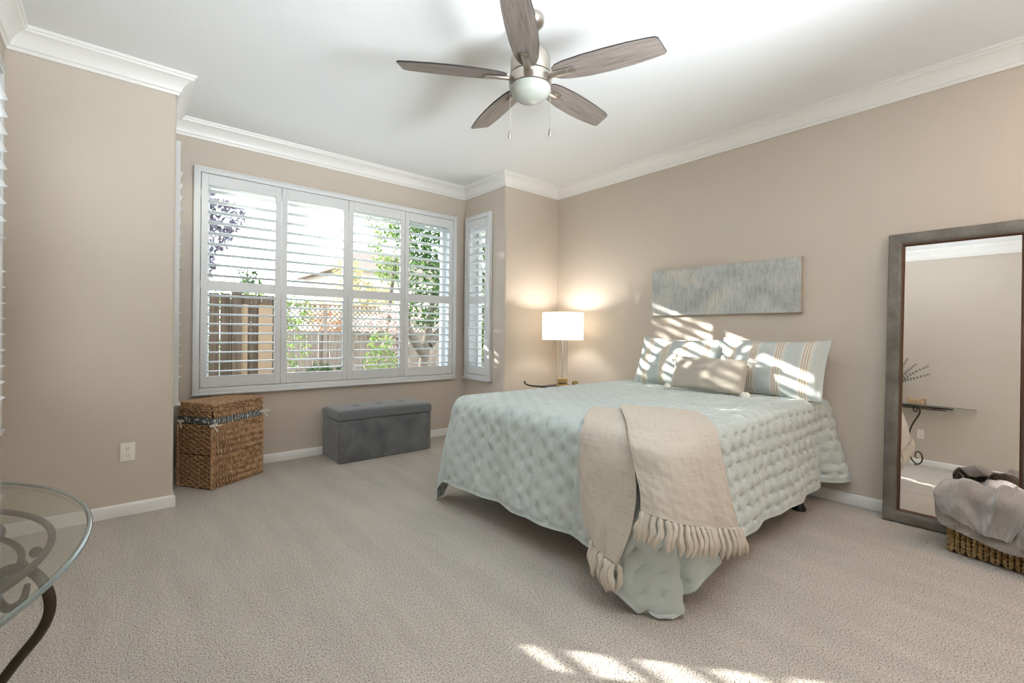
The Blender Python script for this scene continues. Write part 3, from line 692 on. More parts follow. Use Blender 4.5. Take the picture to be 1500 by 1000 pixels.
# local +x runs along -Y (to the right in the photo), normal faces the foot of the bed (-X)
s1 = pillow('pillow_sham', .72, .44, .17, M['sham'], 'aqua and cream striped sham at the far side of the bed, under the canvas', 'pillow', None, .06, seed=2)
place(s1, (3.560, 2.060, .896), (.06, -1, -.02), (.42, 0, 1))
s2 = pillow('pillow_sham', .72, .44, .17, M['sham'], 'aqua and cream striped sham nearer the standing mirror, flange hanging past the bed edge', 'pillow', None, .06, seed=5)
place(s2, (3.545, 1.345, .900), (.0, -1, -.01), (.42, 0, 1))
lum = pillow('lumbar_pillow', .54, .255, .13, M['linen'], 'small taupe lumbar pillow with white pompom tassels in front of the shams', 'pillow', None, 0., seed=9, pinch=.05)
place(lum, (3.30, 1.665, .840), (.05, -1, -.02), (.40, 0, 1))
for sx in (-1, 1):
    for sy in (-1, 1):
        tb = MB(); r = random.Random(sx * 3 + sy)
        cx_, cy_ = sx * .285, sy * .118 - .01; tb.ball((cx_, cy_, .005), .030, 12, sy=.9, sz=.85)
        for q in range(40):
            an, bn = r.uniform(0, 2 * pi), r.uniform(-1, 1); dv = Vector((cos(an) * sqrt(1 - bn * bn), sin(an) * sqrt(1 - bn * bn), bn))
            p = Vector((cx_, cy_, .005)) + dv * .026; tb.tube([p, p + dv * .012 + Vector((0, -.004, 0))], [.003, .0012], 5)
        tb.build('pompom', M['yarn'], lum)

# ------------------------------------------------------------------ canvas on the bed wall
art = thing('canvas_painting', (XB - .002, 1.808, 1.495), 'long abstract silver-grey canvas hanging on the wall above the pillows', 'painting')
mb = MB(); mb.rbox((-.036, -.609, -.201), (-.0, .609, .201), .003, None, 2); mb.build('stretched_edge', M['canvas_edge'], art)
mb = MB(); mb.box((-.0375, -.606, -.198), (-.0355, .606, .198)); mb.build('painted_face', M['canvas'], art, smooth=False)

# ------------------------------------------------------------------ leaning floor mirror
mw, mh, mt = .650, 1.765, .032; lean = radians(3.35)
mir = thing('floor_mirror', (3.640, .705 - mw / 2, .004), 'tall grey-washed wood framed mirror leaning on the bed wall', 'mirror')
mir.rotation_euler = (0, lean, 0)     # local +x points to the wall, z up the frame
def bar(mb, y0, y1, z0, z1, horiz):
    pass
def frame_profile(inset):   # (distance from outer edge, x)  front is -x
    return [(0, 0), (0, -.020), (.006, -.026), (.020, -.030), (.045, -.028), (.066, -.020), (.070, -.012), (.070, 0)]
def ring_frame(prof, y0, y1, z0, z1):
    mb = MB(); n = len(prof); cs = []
    for sy, sz in ((0, 0), (1, 0), (1, 1), (0, 1)):
        for d, x in prof:
            cs.append((x, (y0 + d) if sy == 0 else (y1 - d), (z0 + d) if sz == 0 else (z1 - d)))
    for q in range(4):
        r_ = (q + 1) % 4
        for i in range(n - 1): mb.f.append((q * n + i, q * n + i + 1, r_ * n + i + 1, r_ * n + i)); mb.mi.append(0)
    mb.v = cs; return mb
fm = ring_frame([(0, 0), (0, -.022), (.005, -.028), (.018, -.031), (.048, -.029), (.064, -.021), (.068, -.016), (.068, 0), (0, 0)], -mw / 2, mw / 2, 0, mh); fm.build('frame', M['mframe'], mir, angle=30)
fm = ring_frame([(.068, -.003), (.068, -.019), (.071, -.022), (.074, -.019), (.0755, -.012), (.078, -.015), (.081, -.011), (.081, -.003), (.068, -.003)], -mw / 2, mw / 2, 0, mh); fm.build('inner_lip', M['lip'], mir, angle=30)
mb = MB(); mb.box((-.009, -mw / 2 + .072, .072), (-.004, mw / 2 - .072, mh - .072)); mb.build('mirror_glass', M['mirror'], mir, smooth=False)
mb = MB(); mb.box((-.0035, -mw / 2 + .01, .01), (.0, mw / 2 - .01, mh - .01)); mb.build('backing', M['black'], mir, smooth=False)

# ------------------------------------------------------------------ storage bench
bn = thing('storage_bench', (1.883, 4.135, 0), 'dark grey velvet storage bench with button-tufted lid under the window', 'bench')
hx, hy = .442, .205
mb = MB(); mb.rbox((-hx, -hy, .004), (hx, hy, .362), .010, None, 3)
mb.build('body', M['velvet'], bn)
mb = MB(); mb.box((-hx + .006, -hy + .006, .3615), (hx - .006, hy - .006, .367)); mb.build('lid_gap', M['black'], bn, smooth=False)
n1, n2 = 80, 44; U, V = np.meshgrid(np.linspace(-1, 1, n1), np.linspace(-1, 1, n2), indexing='ij')
e = 1 - np.maximum(np.abs(U) ** 22, np.abs(V) ** 11)
top = .448 + .010 * (1 - U ** 2) * (1 - V ** 2) - .022 * (1 - np.clip(e, 0, 1) ** .5)
for bx in (-.22, 0, .22): top = top - .016 * np.exp(-(((U * hx - bx) / .028) ** 2 + ((V * hy) / .020) ** 2))
Gt = np.stack([U * (hx + .003), V * (hy + .003), top], -1)
mb = MB(); mb.grid(Gt); ring = [(i, 0) for i in range(n1)] + [(n1 - 1, j) for j in range(1, n2)] + [(i, n2 - 1) for i in range(n1 - 2, -1, -1)] + [(0, j) for j in range(n2 - 2, 0, -1)]
o = len(mb.v); mb.v += [(Gt[i, j, 0], Gt[i, j, 1], .368) for i, j in ring]; nr = len(ring)
for k in range(nr): mb.f.append((ring[k][0] * n2 + ring[k][1], ring[(k + 1) % nr][0] * n2 + ring[(k + 1) % nr][1], o + (k + 1) % nr, o + k)); mb.mi.append(0)
mb.f.append(tuple(range(o, o + nr))); mb.mi.append(0)
lid = mb.build('lid', M['velvet_lid'], bn, angle=60)
for bx in (-.22, 0, .22):
    q = MB(); q.ball((bx, 0, .444), .011, 14, sz=.5); q.build('button', M['velvet_lid'], lid)
for cx_, cy_, dx, dy in ((-hx, -hy, 1, 1), (hx, -hy, -1, 1), (-hx, hy, 1, -1)):
    q = MB()
    for k in range(15):
        z = .020 + k * .0235
        q.ball((cx_ + dx * .014, cy_ - dy * .0, z), .0062, 8, sy=.5); q.ball((cx_ - dx * .0, cy_ + dy * .014, z), .0058, 8, sx=.5)
    q.build('nailhead_trim', M['nail'], bn)

# ------------------------------------------------------------------ wicker hamper
hw, hd = .445, .312
hp = thing('laundry_hamper', (.520, 3.852, 0), 'brown wicker lidded laundry hamper in the bay corner with a grey liner band', 'laundry hamper', radians(33.6))
# local: x along the right-hand face (0..hw), y along the left-hand face (0..hd); corner (0,0) nearest the camera
def weave_h(mb, z0, z1, rows, y_face=True, amp=.0035, r=.0068, pitch=.026, inset=.006, sides=(1, 2, 3)):
    """horizontal strands round the whole body"""
    per = [(inset, inset), (hw - inset, inset), (hw - inset, hd - inset), (inset, hd - inset)]
    for k in range(rows):
        z = z0 + (k + .5) * (z1 - z0) / rows; pts = []
        for s_ in sides:
            p, q = Vector(per[s_] + (0,)), Vector(per[(s_ + 1) % 4] + (0,)); ln = (q - p).length; m_ = int(ln / (pitch / 3)); nn = Vector(((q - p).y, -(q - p).x, 0)).normalized()
            for i in range(m_):
                u = i / m_; ph = (ln * u / pitch * pi + k * pi)
                pts.append(p.lerp(q, u) + nn * amp * sin(ph) * 1.6 + Vector((0, 0, z + .0022 * cos(ph))))
        mb.tube(pts, r * (z1 - z0) / rows / .0145, 6)
def cords_v(mb, z0, z1, x0, x1, n, lean_=0.0, y=-.004, r=.0078, ax='x'):
    for k in range(n):
        xb = x0 + (k + .5) * (x1 - x0) / n; pts = []; m_ = int((z1 - z0) / .008) + 2
        for i in range(m_):
            u = i / (m_ - 1); z = z0 + u * (z1 - z0); w_ = sin(z * 2 * pi / .045)
            x = xb + lean_ * (1 - u) * sin(pi * (k + .5) / n) + .0030 * w_; yy = y + .0045 * sin(z * 2 * pi / .045 + 1.2)
            pts.append((min(max(x, x0), x1), yy, z) if ax == 'x' else (yy, min(max(x, x0), x1), z))
        mb.tube(pts, r, 6)
mb = MB(); mb.box((.006, .006, .0), (hw - .006, hd - .006, .452)); mb.build('core', M['wick_core'], hp, smooth=False)
mb = MB(); weave_h(mb, .006, .235, 14, pitch=.036); weave_h(mb, .242, .455, 13, pitch=.036)
cords_v(mb, .004, .235, .004, hw - .004, 24, .07, -.004, .0094); cords_v(mb, .243, .455, .004, hw - .004, 24, .07, -.004, .0094)
for x, y in ((0, 0), (hw, 0), (hw, hd), (0, hd)): mb.tube([(x, y, .003), (x, y, .458)], .010, 8)
mb.build('woven_body', M['wicker'], hp)
mb = MB(); mb.rbox((-.004, -.004, .456), (hw + .004, hd + .004, .506), .006, None, 2); ln_ = mb.build('liner_band', M['liner'], hp)
mb = MB(); mb.box((.006, .006, .506), (hw - .006, hd - .006, .597)); mb.build('lid_core', M['wick_core'], hp, smooth=False)
mb = MB(); weave_h(mb, .508, .558, 3); weave_h(mb, .563, .600, 2, r=.0085, sides=(0, 1, 2, 3)); cords_v(mb, .508, .557, .004, hw - .004, 24, .01, -.006)
mb.tube([(-.006, -.006, .560), (hw + .006, -.006, .560), (hw + .006, hd + .006, .560), (-.006, hd + .006, .560)], .004, 6, closed=True)
for k in range(26):
    y = .008 + k * (hd - .016) / 25; pts = [(x, y, .600 + .003 * sin(x * 2 * pi / .03 + k * pi)) for x in np.linspace(.004, hw - .004, 46)]; mb.tube(pts, .0066, 6)
mb.tube([(0, 0, .600), (hw, 0, .600), (hw, hd, .600), (0, hd, .600)], .010, 8, closed=True)
mb.build('lid', M['wicker'], hp)
def bow(cx_, cy_, dx, dy, z):
    q = MB()
    for s_ in (-1, 1):
        q.tube(spline([(cx_, cy_, z), (cx_ + dx * s_ * .02, cy_ + dy * s_ * .02 - .006, z + .008), (cx_ + dx * s_ * .045, cy_ + dy * s_ * .045 - .01, z + .002), (cx_ + dx * s_ * .02, cy_ + dy * s_ * .02 - .008, z - .004), (cx_, cy_, z)], 5), .003, 6)
    q.tube(spline([(cx_, cy_ - .004, z), (cx_ + dx * .01, cy_ - .012, z - .02), (cx_ + dx * .035, cy_ - .014, z - .05)], 5), .004, 6)
    q.tube(spline([(cx_, cy_ - .004, z), (cx_ + dx * .03, cy_ - .014, z - .005), (cx_ + dx * .07, cy_ - .016, z - .006)], 5), .003, 6)
    q.ball((cx_, cy_ - .004, z), .006, 8); return q
bow(-.004, -.008, .9, .3, .458).build('ribbon_tie', M['yarn'], hp); bow(hw + .002, -.008, .9, 0, .49).build('ribbon_tie', M['yarn'], hp); bow(-.01, hd - .02, .2, .9, .47).build('ribbon_tie', M['yarn'], hp)

# ------------------------------------------------------------------ side table and lamp in the corner
LX, LY = 3.42, 3.235
st_ = thing('side_table', (LX, LY, 0), 'small black iron side table behind the bed, carrying the lit lamp', 'side table')
mb = MB(); mb.rbox((-.17, -.16, .584), (.17, .16, .598), .005); mb.build('tabletop', M['steel'], st_)
for sx in (-1, 1):
    for sy in (-1, 1):
        q = MB(); q.tube(spline([(sx * .15, sy * .14, .584), (sx * .17, sy * .16, .45), (sx * .12, sy * .11, .25), (sx * .16, sy * .15, .008)], 6), .009, 8); q.build('leg', M['steel'], st_)
mb = MB(); mb.tube(spline([(-.12, .12, .590), (-.20, .22, .592), (-.245, .26, .606), (-.27, .27, .628), (-.262, .262, .640)], 7), [.008] * 15 + [.007] * 14, 8); mb.build('scroll', M['steel'], st_)
lamp = thing('table_lamp', (LX, LY, .5985), 'lit table lamp with white drum shade and clear column in the corner', 'lamp', radians(-40))
mb = MB(); mb.rbox((-.055, -.055, 0), (.055, .055, .016), .003); mb.rbox((-.045, -.045, .016), (.045, .045, .085), .004); mb.build('base', M['brass'], lamp)
mb = MB(); mb.rbox((-.05, -.02, .086), (.05, .02, .455), .004); mb.build('column', M['crystal'], lamp)
mb = MB(); mb.tube([(0, -.026, .08), (0, -.026, .46)], .006, 10); mb.rbox((-.03, -.03, .455), (.03, .03, .470), .003); mb.tube([(0, 0, .470), (0, 0, .56)], .008, 10); mb.build('rod', M['chrome'], lamp)
mb = MB(); n = 56
prof = [(.203, .464), (.205, .464), (.205, .735), (.203, .735)]
vs, fs = [], []
mb.lathe(prof + [prof[0]], n, cap=False); mb.build('shade', M['shade'], lamp, angle=60)
mb = MB()
for k in range(3):
    a_ = k * 2 * pi / 3; mb.tube([(0, 0, .56), (.203 * cos(a_), .203 * sin(a_), .728)], .002, 6)
mb.build('shade_spider', M['chrome'], lamp)
mb = MB(); mb.ball((0, 0, .60), .028, 14, sz=1.25); mb.build('bulb', M['bulb'], lamp)
pl = bpy.data.lights.new('lamp_bulb_light', 'POINT'); pl.energy = 6.5; pl.color = (1, .94, .87); pl.shadow_soft_size = .045
po = bpy.data.objects.new('lamp_bulb_light', pl); col.objects.link(po); po.location = (LX, LY, .5985 + .60 + .045)
po.location.z = .5985 + .655
cup = MB(); cup.lathe([(.001, 0), (.026, 0), (.03, .03), (.028, .05), (.024, .05), (.022, .01), (.001, .008)], 20)
co = cup.build('trinket_cup', M['brass'], None, loc=(LX + .095, LY - .085, .5985)); tag(co, 'tiny brass cup standing right of the lamp base', 'cup')

# ------------------------------------------------------------------ wall outlets
def outlet(mat, label):
    r = thing('wall_outlet', mat.translation, label, 'outlet'); r.matrix_world = mat
    p = MB(); p.rbox((-.035, -.0065, -.057), (.035, -.0005, .057), .0025); p.build('cover_plate', M['plastic'], r)
    for z in (-.0195, .0195):
        f = MB(); f.rbox((-.0165, -.0085, z - .014), (.0165, -.0065, z + .014), .0009, None, 1); fo = f.build('socket', M['plastic'], r)
        s_ = MB()
        for x in (-.006, .006): s_.box((x - .0012, -.0090, z - .001), (x + .0012, -.0084, z + .008))
        s_.ball((0, -.0086, z - .008), .0024, 8, sy=.3); s_.build('slots', M['slot'], fo, smooth=False)
    s_ = MB(); s_.ball((0, -.0068, 0), .003, 8, sy=.5); s_.build('screw', M['plastic'], r)
outlet(Matrix.Translation((.060, YR - .0002, .385)), 'white duplex outlet low on the wall left of the hamper')
outlet(Matrix.Translation((XL + .0002, 1.13, .385)) @ Matrix.Rotation(pi / 2, 4, 'Z'), 'white outlet seen in the mirror, under the glass console')

# ------------------------------------------------------------------ glass console table on the left wall
TY, TA, TB_, TZ = 1.22, .585, .430, .75
con = thing('console_table', (XL, TY, 0), 'half-oval glass console table on scrolled dark iron legs at the left wall', 'console table')
def halfoval(a_, b_, n=72): return [(b_ * sin(pi * k / n), -a_ * cos(pi * k / n)) for k in range(n + 1)]
mb = MB(); mb.prism([(x + .004, y) for x, y in halfoval(TA - .006, TB_ - .010)], TZ - .010, TZ); mb.build('glass_top', M['tglass'], con, smooth=False)
mb = MB(); edge_ = halfoval(TA - .004, TB_ - .006, 96); mb.tube([(x + .004, y, TZ - .005) for x, y in edge_], .0046, 10); mb.build('polished_rim', M['rim'], con)
fr_ = MB(); fr_.tube([(x + .02, y, TZ - .020) for x, y in halfoval(TA - .20, TB_ - .075, 60)], .006, 10)
fr_.tube([(x + .02, y, TZ - .048) for x, y in halfoval(TA - .27, TB_ - .115, 60)], .0055, 10)
for aa in (.8, pi / 2, pi - .8): fr_.ball((.02 + (TB_ - .095) * sin(aa), -(TA - .235) * cos(aa), TZ - .034), .010, 10)
fr_.tube([(.015, -TA + .20, TZ - .022), (.015, TA - .20, TZ - .022)], .008, 10); fr_.build('frame', M['iron'], con)
def spiral(c0, r0, r1, a0, turns, n=26):
    out = []
    for k in range(n + 1):
        u = k / n; r = r0 * (1 - u) + r1 * u; a_ = a0 + turns * 2 * pi * u; out.append((c0[0] + r * cos(a_), c0[1] + r * sin(a_)))
    return out
def scroll_leg(y0, sgn, x0=.314):
    # S profile in (s, z): s measured along the leg plane towards the near end of the table
    upper = [(.056, .700), (.047, .672), (.018, .658), (-.006, .684), (.008, .716), (.045, .727), (.080, .710)]
    body = [(.097, .670), (.082, .625), (.030, .560), (-.030, .475), (-.066, .380), (-.080, .280), (-.085, .210), (-.062, .145), (-.015, .085), (.045, .045), (.095, .040), (.145, .075), (.155, .130), (.125, .175), (.080, .185), (.048, .160), (.045, .125), (.070, .105), (.092, .112)]
    P2 = upper + body
    d = Vector((.72, -sgn * .69, 0)).normalized(); base = Vector((x0, y0, 0))
    P3 = [base + d * s + Vector((0, 0, z)) for s, z in P2]
    sp_ = spline(P3, 6); m_ = len(sp_); rad = [.004 + .0040 * min(1, k / 16) * min(1, (m_ - k) / 30) for k in range(m_)]
    q = MB(); q.tube(sp_, rad, 10); q.ball(base + d * .055 + Vector((0, 0, .030)), .012, 10)
    q.ball(base + d * .045 + Vector((0, 0, .730)), .0095, 10)
    q.tube(spline([base + d * (-.083) + Vector((0, 0, .28)), base + d * (-.115) + Vector((0, 0, .32)), base + d * (-.10) + Vector((0, 0, .37))], 5), .005, 8)
    return q
scroll_leg(-.065, 1).build('leg', M['iron'], con); scroll_leg(.40, -1, .13).build('leg', M['iron'], con)
# horizontal scrolls inside the top frame
q = MB(); q.tube(spline([(.03, -.28, TZ - .03), (.16, -.30, TZ - .03), (.27, -.22, TZ - .03), (.29, -.08, TZ - .03), (.20, .02, TZ - .03), (.10, -.02, TZ - .03), (.09, -.12, TZ - .03), (.15, -.16, TZ - .03)], 7), .0055, 9); q.build('scroll_brace', M['iron'], con)
q = MB(); q.tube(spline([(.03, .28, TZ - .03), (.16, .30, TZ - .03), (.27, .22, TZ - .03), (.29, .10, TZ - .03), (.20, .05, TZ - .03), (.10, .08, TZ - .03), (.09, .14, TZ - .03), (.15, .18, TZ - .03)], 7), .0055, 9); q.build('scroll_brace', M['iron'], con)
# things on the console, seen in the mirror
wb = MB(); wb.rbox((-.055, -.085, 0), (.055, .085, .075), .003, None, 2); wo = wb.build('wooden_box', M['boxwood'], None, loc=(-.315, 1.16, TZ + .0005)); tag(wo, 'small pale wooden box on the glass console, seen in the mirror', 'box')
vs_ = thing('vase', (-.30, 1.375, TZ + .0005), 'dark grey vase of eucalyptus at the edge of the mirror reflection', 'vase')
v = MB(); v.lathe([(.001, 0), (.045, 0), (.062, .03), (.070, .09), (.060, .15), (.038, .185), (.034, .20), (.040, .215), (.034, .213), (.028, .19), (.001, .15)], 32); v.build('vase_body', M['vase'], vs_)
r = random.Random(4)
for k, (ty, tx, tz) in enumerate(((-.12, .02, .56), (-.32, .02, .48), (-.34, .05, .38), (.02, -.03, .50), (.16, .03, .46), (-.06, .05, .42), (-.20, -.02, .50), (-.04, -.05, .46))):
    p = spline([(0, 0, .12), (tx * .2, ty * .15, .26), (tx * .6, ty * .55, .2 + (tz - .2) * .65), (tx, ty, tz)], 10)
    s_ = MB(); s_.cur = 0; s_.tube(p, [.0022] * len(p), 5)
    for i in range(8, len(p), 2):
        for side in (-1, 1):
            c_ = p[i]; tg = (p[min(i + 1, len(p) - 1)] - p[i - 1]).normalized(); sd = tg.cross(Vector((1, .2, .1))).normalized() * side
            L_ = .034 * (1.2 - i / len(p) * .75); d_ = (sd + tg * .5 + Vector((r.uniform(-.4, .4), 0, 0))).normalized(); w_ = d_.cross(Vector((1, r.uniform(-.5, .5), .2))).normalized() * L_ * .33
            o = len(s_.v); s_.cur = 1
            s_.add([c_, c_ + d_ * L_ * .45 + w_, c_ + d_ * L_, c_ + d_ * L_ * .45 - w_], [(0, 1, 2, 3)])
    s_.build('eucalyptus_branch', [M['twig'], M['euca']], vs_, smooth=False, fix=False)

# ------------------------------------------------------------------ seagrass basket with plush blanket beside the mirror
bk = thing('seagrass_basket', (3.345, .372, 0), 'square seagrass basket on the carpet in front of the mirror', 'basket', radians(-101))
# local x runs along the front face (towards the photographer), local y towards the wall
bl_, bw_, bh_ = .46, .29, .275
mb = MB(); mb.box((.010, .010, 0.004), (bl_ - .010, bw_ - .010, .02)); 
for lo, hi in (((.008, .008, .004), (bl_ - .008, .016, bh_)), ((.008, bw_ - .016, .004), (bl_ - .008, bw_ - .008, bh_)), ((.008, .016, .004), (.016, bw_ - .016, bh_)), ((bl_ - .016, .016, .004), (bl_ - .008, bw_ - .016, bh_))): mb.box(lo, hi)
mb.build('basket_core', M['grass_core'], bk, smooth=False)
mb = MB(); r = random.Random(11)
def herring(mb, o, du, ln, outn):
    ncol = int(ln / .021); nrow = 13
    for c_ in range(ncol):
        for k in range(nrow):
            u = (c_ + .5) / ncol * ln; z = .012 + k * (bh_ - .02) / nrow; sgn = 1 if c_ % 2 == 0 else -1
            p = o + du * u + Vector((0, 0, z + .008)); dv = (du * .45 * sgn + Vector((0, 0, 1))).normalized() * .0165 * r.uniform(.9, 1.1)
            mb.tube([p - dv - outn * .002, p - dv * .4 + outn * .005, p + dv * .4 + outn * .006, p + dv - outn * .001], [.004, .0072, .0072, .004], 6)
herring(mb, Vector((0, .008, 0)), Vector((1, 0, 0)), bl_, Vector((0, -1, 0))); herring(mb, Vector((.008, 0, 0)), Vector((0, 1, 0)), bw_, Vector((-1, 0, 0)))
herring(mb, Vector((0, bw_ - .008, 0)), Vector((1, 0, 0)), bl_, Vector((0, 1, 0))); herring(mb, Vector((bl_ - .008, 0, 0)), Vector((0, 1, 0)), bw_, Vector((1, 0, 0)))
for x, y in ((0, 0), (bl_, 0), (bl_, bw_), (0, bw_)):
    for k in range(22): mb.ball((x, y, .012 + k * .0125), .0095, 8, sz=.7)
mb.build('woven_sides', M['grass'], bk)
mb = MB()
for q_ in range(2):
    pts = []; per = [(0, 0), (bl_, 0), (bl_, bw_), (0, bw_)]
    for s_ in range(4):
        p, q2 = Vector(per[s_] + (0,)), Vector(per[(s_ + 1) % 4] + (0,)); m_ = int((q2 - p).length / .006)
        for i in range(m_): ph = i * .9 + q_ * pi; pts.append(p.lerp(q2, i / m_) + Vector((.004 * cos(ph), .004 * cos(ph), bh_ + .006 + .005 * sin(ph))))
    mb.tube(pts, .0075, 6, closed=True)
mb.build('braided_rim', M['grass'], bk)
bt = thing('plush_blanket', (3.36, .27, .28), 'soft grey plush blanket heaped over the seagrass basket', 'blanket')
bmx = Matrix.Translation((3.345, .372, 0)) @ Matrix.Rotation(radians(-101), 4, 'Z'); binv = Matrix.Translation(-bt.location) @ bmx
def cloth_on_basket(C, na, nb, seed, amp, name='cloth', th=.012):
    P = patch(C, na, nb); U, V = np.meshgrid(np.linspace(0, 1, na), np.linspace(0, 1, nb), indexing='ij')
    Nn = normals(P); Nn = np.where((Nn @ np.array([-.2, -1., .8]))[..., None] < 0, -Nn, Nn)
    ph = U * 2.2 + V * 5.5 + .9 * np.sin(U * 4 + seed) + seed; fold = 1 - 2 * np.abs(np.sin(ph * 1.25)) ** .7
    ph2 = -U * 3.5 + V * 3.4 + .6 * np.sin(V * 6 + seed * 2); fold2 = 1 - 2 * np.abs(np.sin(ph2 * 1.4)) ** .8
    e_ = np.clip(np.minimum(np.minimum(U, 1 - U), np.minimum(V, 1 - V)) / .12, 0, 1)
    P = P + Nn * ((amp * wob(U * 6, V * 7, seed, 7, 3.2) + (amp * .95 * fold + amp * .55 * fold2) * e_))[..., None]
    P = np.array([[binv @ Vector(q) for q in row] for row in P])
    mb = MB(); shell(mb, P, th, np.stack([U, V], -1)); return mb.build(name, M['plush'], bt, angle=180, fix=False)
# lower layer hanging over the front rim
cloth_on_basket([[(.00, .10, .300), (.12, .11, .315), (.25, .12, .31), (.38, .11, .315), (.52, .10, .31)],
                 [(-.030, .03, .335), (.12, .02, .340), (.25, .02, .335), (.38, .015, .335), (.54, .01, .33)],
                 [(-.045, -.035, .265), (.12, -.040, .290), (.25, -.045, .285), (.38, -.045, .28), (.54, -.045, .28)],
                 [(-.040, -.040, .195), (.12, -.050, .205), (.25, -.055, .20), (.38, -.055, .19), (.54, -.055, .19)],
                 [(-.020, -.038, .150), (.10, -.052, .125), (.22, -.058, .105), (.38, -.058, .110), (.54, -.056, .12)]], 60, 90, 4, .008)
# upper fold with a hanging corner
cloth_on_basket([[(.01, .14, .330), (.08, .15, .345), (.16, .16, .335), (.24, .15, .345), (.30, .13, .34)],
                 [(-.030, .05, .365), (.06, .03, .392), (.15, .02, .372), (.22, .03, .392), (.31, .02, .37)],
                 [(-.048, -.035, .315), (.05, -.055, .345), (.14, -.055, .325), (.21, -.065, .345), (.32, -.055, .325)],
                 [(-.040, -.050, .265), (.06, -.078, .270), (.14, -.072, .265), (.21, -.080, .27), (.29, -.072, .255)],
                 [(-.010, -.058, .215), (.08, -.075, .190), (.15, -.075, .165), (.20, -.080, .165), (.24, -.075, .160)]], 60, 70, 8, .009)
cloth_on_basket([[(.22, .12, .330), (.32, .13, .345), (.44, .12, .340), (.52, .11, .33)],
                 [(.24, .03, .365), (.33, .02, .375), (.44, .02, .37), (.54, .01, .36)],
                 [(.26, -.052, .320), (.35, -.060, .325), (.45, -.060, .32), (.55, -.055, .31)],
                 [(.24, -.062, .220), (.35, -.070, .215), (.45, -.070, .21), (.55, -.065, .21)],
                 [(.22, -.062, .150), (.34, -.072, .135), (.45, -.072, .14), (.55, -.065, .145)]], 60, 60, 12, .009)
# heap inside the basket
q = MB(); q.rbox((.022, .022, .06), (bl_ - .022, bw_ - .022, .315), .05, binv, 4); q.build('folded_layers', M['plush'], bt)
cloth_on_basket([[(.02, .07, .20), (.14, .06, .32), (.26, .06, .30), (.36, .06, .32), (.44, .06, .22)],
                 [(.02, .14, .23), (.12, .15, .360), (.24, .14, .335), (.35, .15, .36), (.44, .14, .25)],
                 [(.02, .21, .23), (.12, .20, .360), (.24, .21, .340), (.34, .20, .36), (.44, .21, .25)],
                 [(.03, .265, .17), (.12, .268, .18), (.24, .268, .18), (.34, .268, .18), (.44, .265, .17)]], 70, 90, 21, .013)

# ------------------------------------------------------------------ outdoors
g = MB(); g.box((-14, YW + T + .02, -.25), (30, 30, -.15)); tag(g.build('garden_ground', M['ground'], None, smooth=False), kind='structure')
def blobs_leaves(mb, blobs, n, size, seed):
    r = np.random.default_rng(seed); vol = np.array([b[3] ** 2 for b in blobs]); vol = vol / vol.sum()
    for k in range(n):
        b = blobs[r.choice(len(blobs), p=vol)]; d = r.normal(size=3); d /= np.linalg.norm(d); rad = b[3] * r.uniform(.35, 1.0) ** .5
        c_ = np.array(b[:3]) + d * rad * np.array([1, 1, b[4] if len(b) > 4 else .9])
        u = r.normal(size=3); u /= np.linalg.norm(u); w = np.cross(u, r.normal(size=3)); w /= np.linalg.norm(w); s = size * r.uniform(.6, 1.3)
        mb.add([c_ - u * s, c_ + w * s * .5, c_ + u * s, c_ - w * s * .5], [(0, 1, 2, 3)])
def tree(name, base, trunk, blobs, n, size, m, label, cat, seed=1, group=None, tr=.09):
    root = thing(name, base, label, cat, group=group); B0 = Vector(base)
    if trunk:
        q = MB()
        for path in trunk: q.tube([Vector(p) - B0 for p in spline(path, 6)], [tr * (1 - .6 * i / (6 * (len(path) - 1))) for i in range(6 * (len(path) - 1) + 1)], 10)
        q.build('trunk', M['bark'], root)
    q = MB(); blobs_leaves(q, [(b[0] - B0.x, b[1] - B0.y, b[2] - B0.z) + tuple(b[3:]) for b in blobs], n, size, seed)
    q.build('foliage', m, root, smooth=False, fix=False); return root
def fence(name, x0, x1, y, z0, z1, zl, m, label, bw=.14):
    root = thing(name, (x0, y, z0), label, 'fence')
    q = MB(); x = 0; L_ = x1 - x0; k = 0
    while x < L_: q.box((x + .004, (k % 2) * .012, 0), (min(x + bw, L_) - .004, .02 + (k % 2) * .012, z1 - z0)); x += bw; k += 1
    q.build('boards', m, root, smooth=False)
    for x in np.arange(0, L_ + .01, 2.1):
        p = MB(); p.box((x - .05, -.07, 0), (x + .05, .0, (zl or z1) - z0 + .03)); p.build('post', m, root, smooth=False)
    if zl:
        q = MB(); hL = zl - z1
        q.box((0, -.03, z1 - z0 - .02), (L_, .04, z1 - z0 + .03)); q.box((0, -.03, zl - z0 - .02), (L_, .04, zl - z0 + .02)); q.build('rail', m, root, smooth=False)
        q = MB()
        for s_ in (-1, 1):
            for x in np.arange(-hL, L_ + hL, .12):
                a_, b_ = (x, x + hL) if s_ == 1 else (x + hL, x)
                if min(a_, b_) < 0 or max(a_, b_) > L_: continue
                q.tube([(a_, .01 + .008 * s_, z1 - z0), (b_, .01 + .008 * s_, zl - z0)], .012, 4)
        q.build('lattice', m, root, smooth=False)
    return root
fence('lattice_fence', 1.9, 12.0, 12.0, -.15, 1.10, 1.78, M['fence'], 'weathered garden fence with lattice topping seen through the middle shutters')
bf_ = fence('plank_fence', -.9, 1.66, 7.0, -.15, 1.60, None, M['bfence'], 'dark brown plank fence close outside the leftmost shutter panel', .12)
for x in (2.06, 2.36):
    q = MB(); q.box((x, -.03, 0), (x + .17, -.004, 1.62)); q.build('tan_board', M['tan'], bf_, smooth=False)
